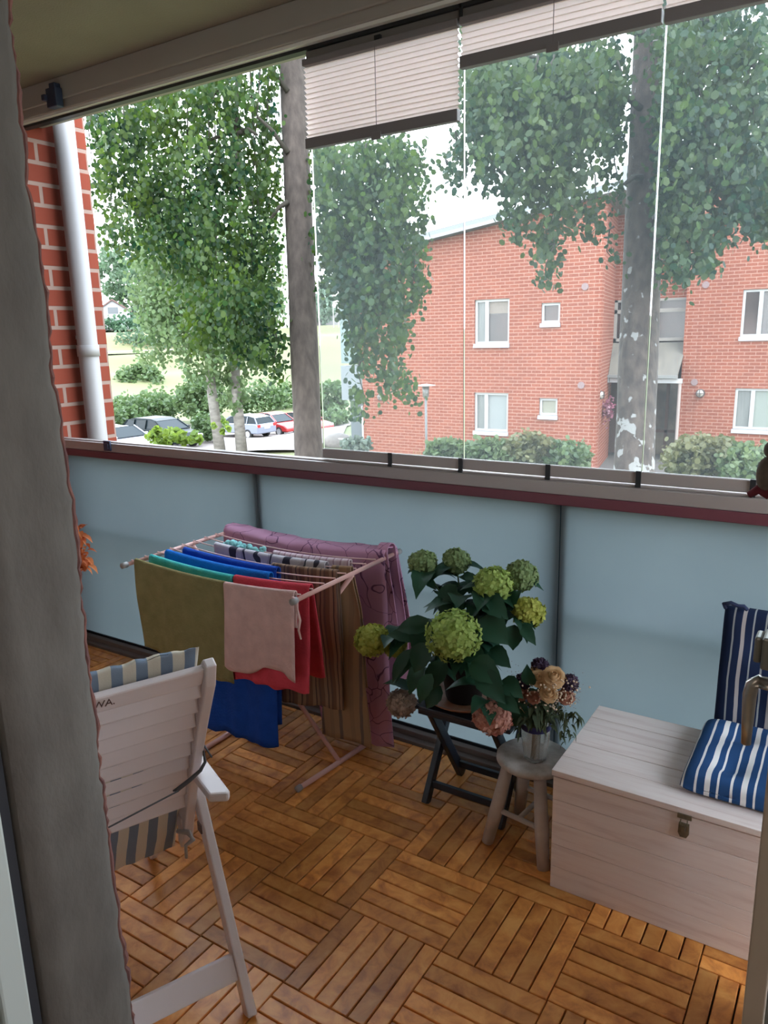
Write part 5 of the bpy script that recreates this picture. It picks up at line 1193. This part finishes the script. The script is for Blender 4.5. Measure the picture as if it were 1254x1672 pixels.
# ------------------------------------------------------------------ far house
c = atD(187,533,172); g = c.z-0.5
wh = empty('white_house', (c.x,c.y,g), 'small white house with a brown gable roof on the far slope', 'house')
ang = math.atan2((CAM-c).y, (CAM-c).x); fwd = Vector((math.cos(ang),math.sin(ang),0)); sd = Vector((-fwd.y,fwd.x,0))
def hp(s, f_, z): return c + sd*s + fwd*f_ + Vector((0,0,z-0.5))
W2 = 3.6; 
link('walls', MB().extrude([hp(-W2,0,0),hp(W2,0,0),hp(W2,0,3.8),hp(0,0,6.1),hp(-W2,0,3.8)], -fwd*8), mat('white_house_paint',(0.45,0.44,0.46),0.8), wh)
for s in (-1,1): link('roof', MB().extrude([hp(s*(W2+.5),0.4,3.5),hp(0,0.4,6.2),hp(0,0.4,6.55),hp(s*(W2+.5),0.4,3.85)], -fwd*9), mat('brown_tile_roof',(0.20,0.115,0.105),0.8), wh)
link('window', MB().extrude([hp(-1.1,0.05,3.3),hp(1.1,0.05,3.3),hp(1.1,0.05,4.7),hp(-1.1,0.05,4.7)], -fwd*0.1), mat('dark_house_window',(0.08,0.09,0.10),0.3), wh)
# flat grey hall beyond the left trunk
c = atD(540,531,180); hb_ = empty('grey_hall', tuple(c), 'low pale building with a grey roof on the horizon beyond the left trunk', 'building')
link('walls', MB().extrude([c+sd*-7,c+sd*5,c+sd*5+Vector((0,0,2.5)),c+sd*-7+Vector((0,0,5.5))], -fwd*6), mat('hall_wall',(0.34,0.32,0.32),0.8), hb_)
link('roof', MB().extrude([c+sd*-8+Vector((0,0,5.3)),c+sd*6+Vector((0,0,2.2)),c+sd*6+Vector((0,0,3.0)),c+sd*-8+Vector((0,0,6.1))], -fwd*7), mat('hall_roof',(0.2,0.195,0.21),0.8), hb_)
for i, (u, v) in enumerate(((545,515),(553,520))):
    p = atD(u,535,165); tag(link('flag_pole', MB().tube([(p.x,p.y,p.z-2),(p.x,p.y,p.z+7-i)],0.08,6), WHITEF), ['tall thin white mast nearest the left trunk on the horizon','shorter thin white mast next to the foliage on the horizon'][i], 'mast', 'masts on the horizon')

# ------------------------------------------------------------------ cars
GLC = mat('car_glass', (0.010,0.015,0.018), 0.3, spec=0.12); TYRE = mat('tyre', (0.015,0.015,0.015), 0.9); RIM = mat('alloy_rim', (0.45,0.45,0.47), 0.35, metal=0.7); RED = mat('red_tail_lamp',(0.5,0.01,0.01),0.3); LMP = mat('clear_lamp',(0.7,0.7,0.72),0.2)
def car(name, loc, rz, paint, lab, kind='estate', L=4.6, W=1.8, H=1.46, group=None):
    e = empty(name, loc, lab, 'car', group, rz=rz)
    # side profile (x forward, z up)
    if kind == 'estate':
        low = [(-L/2,0.35),(-L/2,0.80),(-L/2+0.08,0.98),(-L*0.46,1.02),(L*0.20,0.98),(L*0.43,0.82),(L/2,0.62),(L/2,0.32)]
        cab = [(-L/2+0.10,0.98),(-L/2+0.42,1.38),(-L*0.28,H),(0.05,H),(L*0.10,1.40),(L*0.27,0.96)]
    else:
        low = [(-L/2,0.35),(-L/2,0.78),(-L/2+0.10,0.95),(-L*0.40,0.99),(L*0.18,0.95),(L*0.42,0.78),(L/2,0.60),(L/2,0.32)]
        cab = [(-L/2+0.25,0.95),(-L/2+0.75,1.40),(-L*0.16,H),(0.05,H),(L*0.08,1.38),(L*0.25,0.94)]
    b = MB(); n = len(low); prof = []
    for s, ins in ((-1,0.0),(-0.97,0),(0.97,0),(1,0)): prof.append([(x, s*W/2*(0.97 if z > 0.75 else 1.0), z) for x, z in low])
    b.add(sum(prof[0:1]+prof[3:4], []), [tuple(range(n)), tuple(range(n,2*n))[::-1]] + [(i+n,(i+1)%n+n,(i+1)%n,i) for i in range(n)])
    link('body', b, paint, e, local=True, bevel=0.07, smooth=False)
    n = len(cab); q = MB(); A = [(x, -W/2*(0.93 if z < 1.1 else 0.76), z) for x, z in cab]; B = [(x, W/2*(0.93 if z < 1.1 else 0.76), z) for x, z in cab]
    q.add(A+B, [tuple(range(n)), tuple(range(n,2*n))[::-1]] + [(i+n,(i+1)%n+n,(i+1)%n,i) for i in range(n)])
    link('cabin_glass', q, GLC, e, local=True, bevel=0.03)
    r = MB(); r.extrude([(cab[1][0]-0.02,-W/2*0.76,cab[1][1]),(cab[2][0],-W/2*0.76,H+0.005),(cab[3][0],-W/2*0.76,H+0.005),(cab[4][0]+0.03,-W/2*0.76,cab[4][1]),(cab[3][0],-W/2*0.76,H+0.035),(cab[2][0],-W/2*0.76,H+0.035)],(0,W*0.76,0))
    link('roof', r, paint, e, local=True, bevel=0.02)
    for s in (-1,1):
        for A_, B_, wd_ in (((cab[4][0],s*W/2*0.77,cab[4][1]),(cab[5][0],s*W/2*0.93,cab[5][1]),0.07),((cab[1][0],s*W/2*0.77,cab[1][1]),(cab[0][0],s*W/2*0.93,cab[0][1]),0.10),((-0.25,s*W/2*0.78,H-0.02),(-0.25,s*W/2*0.945,0.98),0.08),((-L*0.27,s*W/2*0.78,H-0.03),(-L*0.27,s*W/2*0.945,0.98),0.08)):
            link('pillar', MB().bar(A_, B_, 0.05, wd_), paint, e, local=True)
        #((cab[4][0],s*W/2*0.77,cab[4][1]),(cab[5][0],s*W/2*0.93,cab[5][1]),0.05,0.07).bar((cab[1][0],s*W/2*0.77,cab[1][1]),(cab[0][0],s*W/2*0.93,cab[0][1]),0.05,0.10).bar((-0.25,s*W/2*0.78,H-0.02),(-0.25,s*W/2*0.945,0.98),0.05,0.08).bar((-L*0.27,s*W/2*0.78,H-0.03),(-L*0.27,s*W/2*0.945,0.98),0.05,0.08)
        link('mirror', MB().box((L*0.20,s*(W/2+0.08),1.0),(0.12,0.18,0.13)), paint, e, local=True, bevel=0.03)
        link('tail_lamp', MB().box((-L/2+0.01,s*(W/2-0.16),0.88),(0.06,0.26,0.20)), RED, e, local=True, bevel=0.02)
        link('head_lamp', MB().box((L/2-0.10,s*(W/2-0.24),0.66),(0.16,0.34,0.12)), LMP, e, local=True, bevel=0.03)
        for x in (-L*0.29, L*0.31):
            wl = link('wheel', MB().tube([(x,s*(W/2-0.20),0.32),(x,s*(W/2+0.01),0.32)],0.32,22), TYRE, e, local=True)
            link('rim', MB().tube([(x,s*(W/2+0.005),0.32),(x,s*(W/2+0.02),0.32)],0.20,14), RIM, wl, local=True)
    link('number_plate', MB().box((-L/2-0.005,0,0.72),(0.02,0.5,0.11)), LMP, e, local=True)
    return e
def place(u, v, D):
    p = atD(u, v, D); return (p.x, p.y, ground(p.x,p.y)+0.10)
view = math.atan2(FW.y, FW.x)
PB = mat('black_car_paint', (0.006,0.010,0.012), 0.4, coat=0.0, spec=0.12); PS = mat('silver_car_paint', (0.26,0.29,0.37), 0.3, metal=0.3, coat=0.5); PR = mat('red_car_paint', (0.42,0.02,0.02), 0.3, coat=0.5); PW = mat('white_car_paint', (0.42,0.43,0.50), 0.3, coat=0.4)
G4 = 'cars in the parking place'
b0 = place(266,723,40)
car('estate_car', b0, math.radians(-4), PB, 'black estate car parked at left beyond the rail', group=G4)
car('white_car', (b0[0]+0.4, b0[1]-3.1, ground(b0[0]+0.4,b0[1]-3.1)+0.10), math.radians(-4), PW, 'pale car whose roof shows beside the brick wall', 'hatch', H=1.30, group=G4)
s0 = place(398,712,51)
car('estate_car', s0, math.radians(178), PS, 'silver blue estate car seen from behind next to the red car', L=4.4, group=G4)
for k, lab in ((1,'red hatchback beside the silver estate car'),(2,'red car half hidden by the left trunk')):
    x, y = s0[0]+0.5*k, s0[1]+2.7*k; car('hatchback', (x,y,ground(x,y)+0.10), math.radians(-6), PR, lab, 'hatch', L=4.1, group=G4)
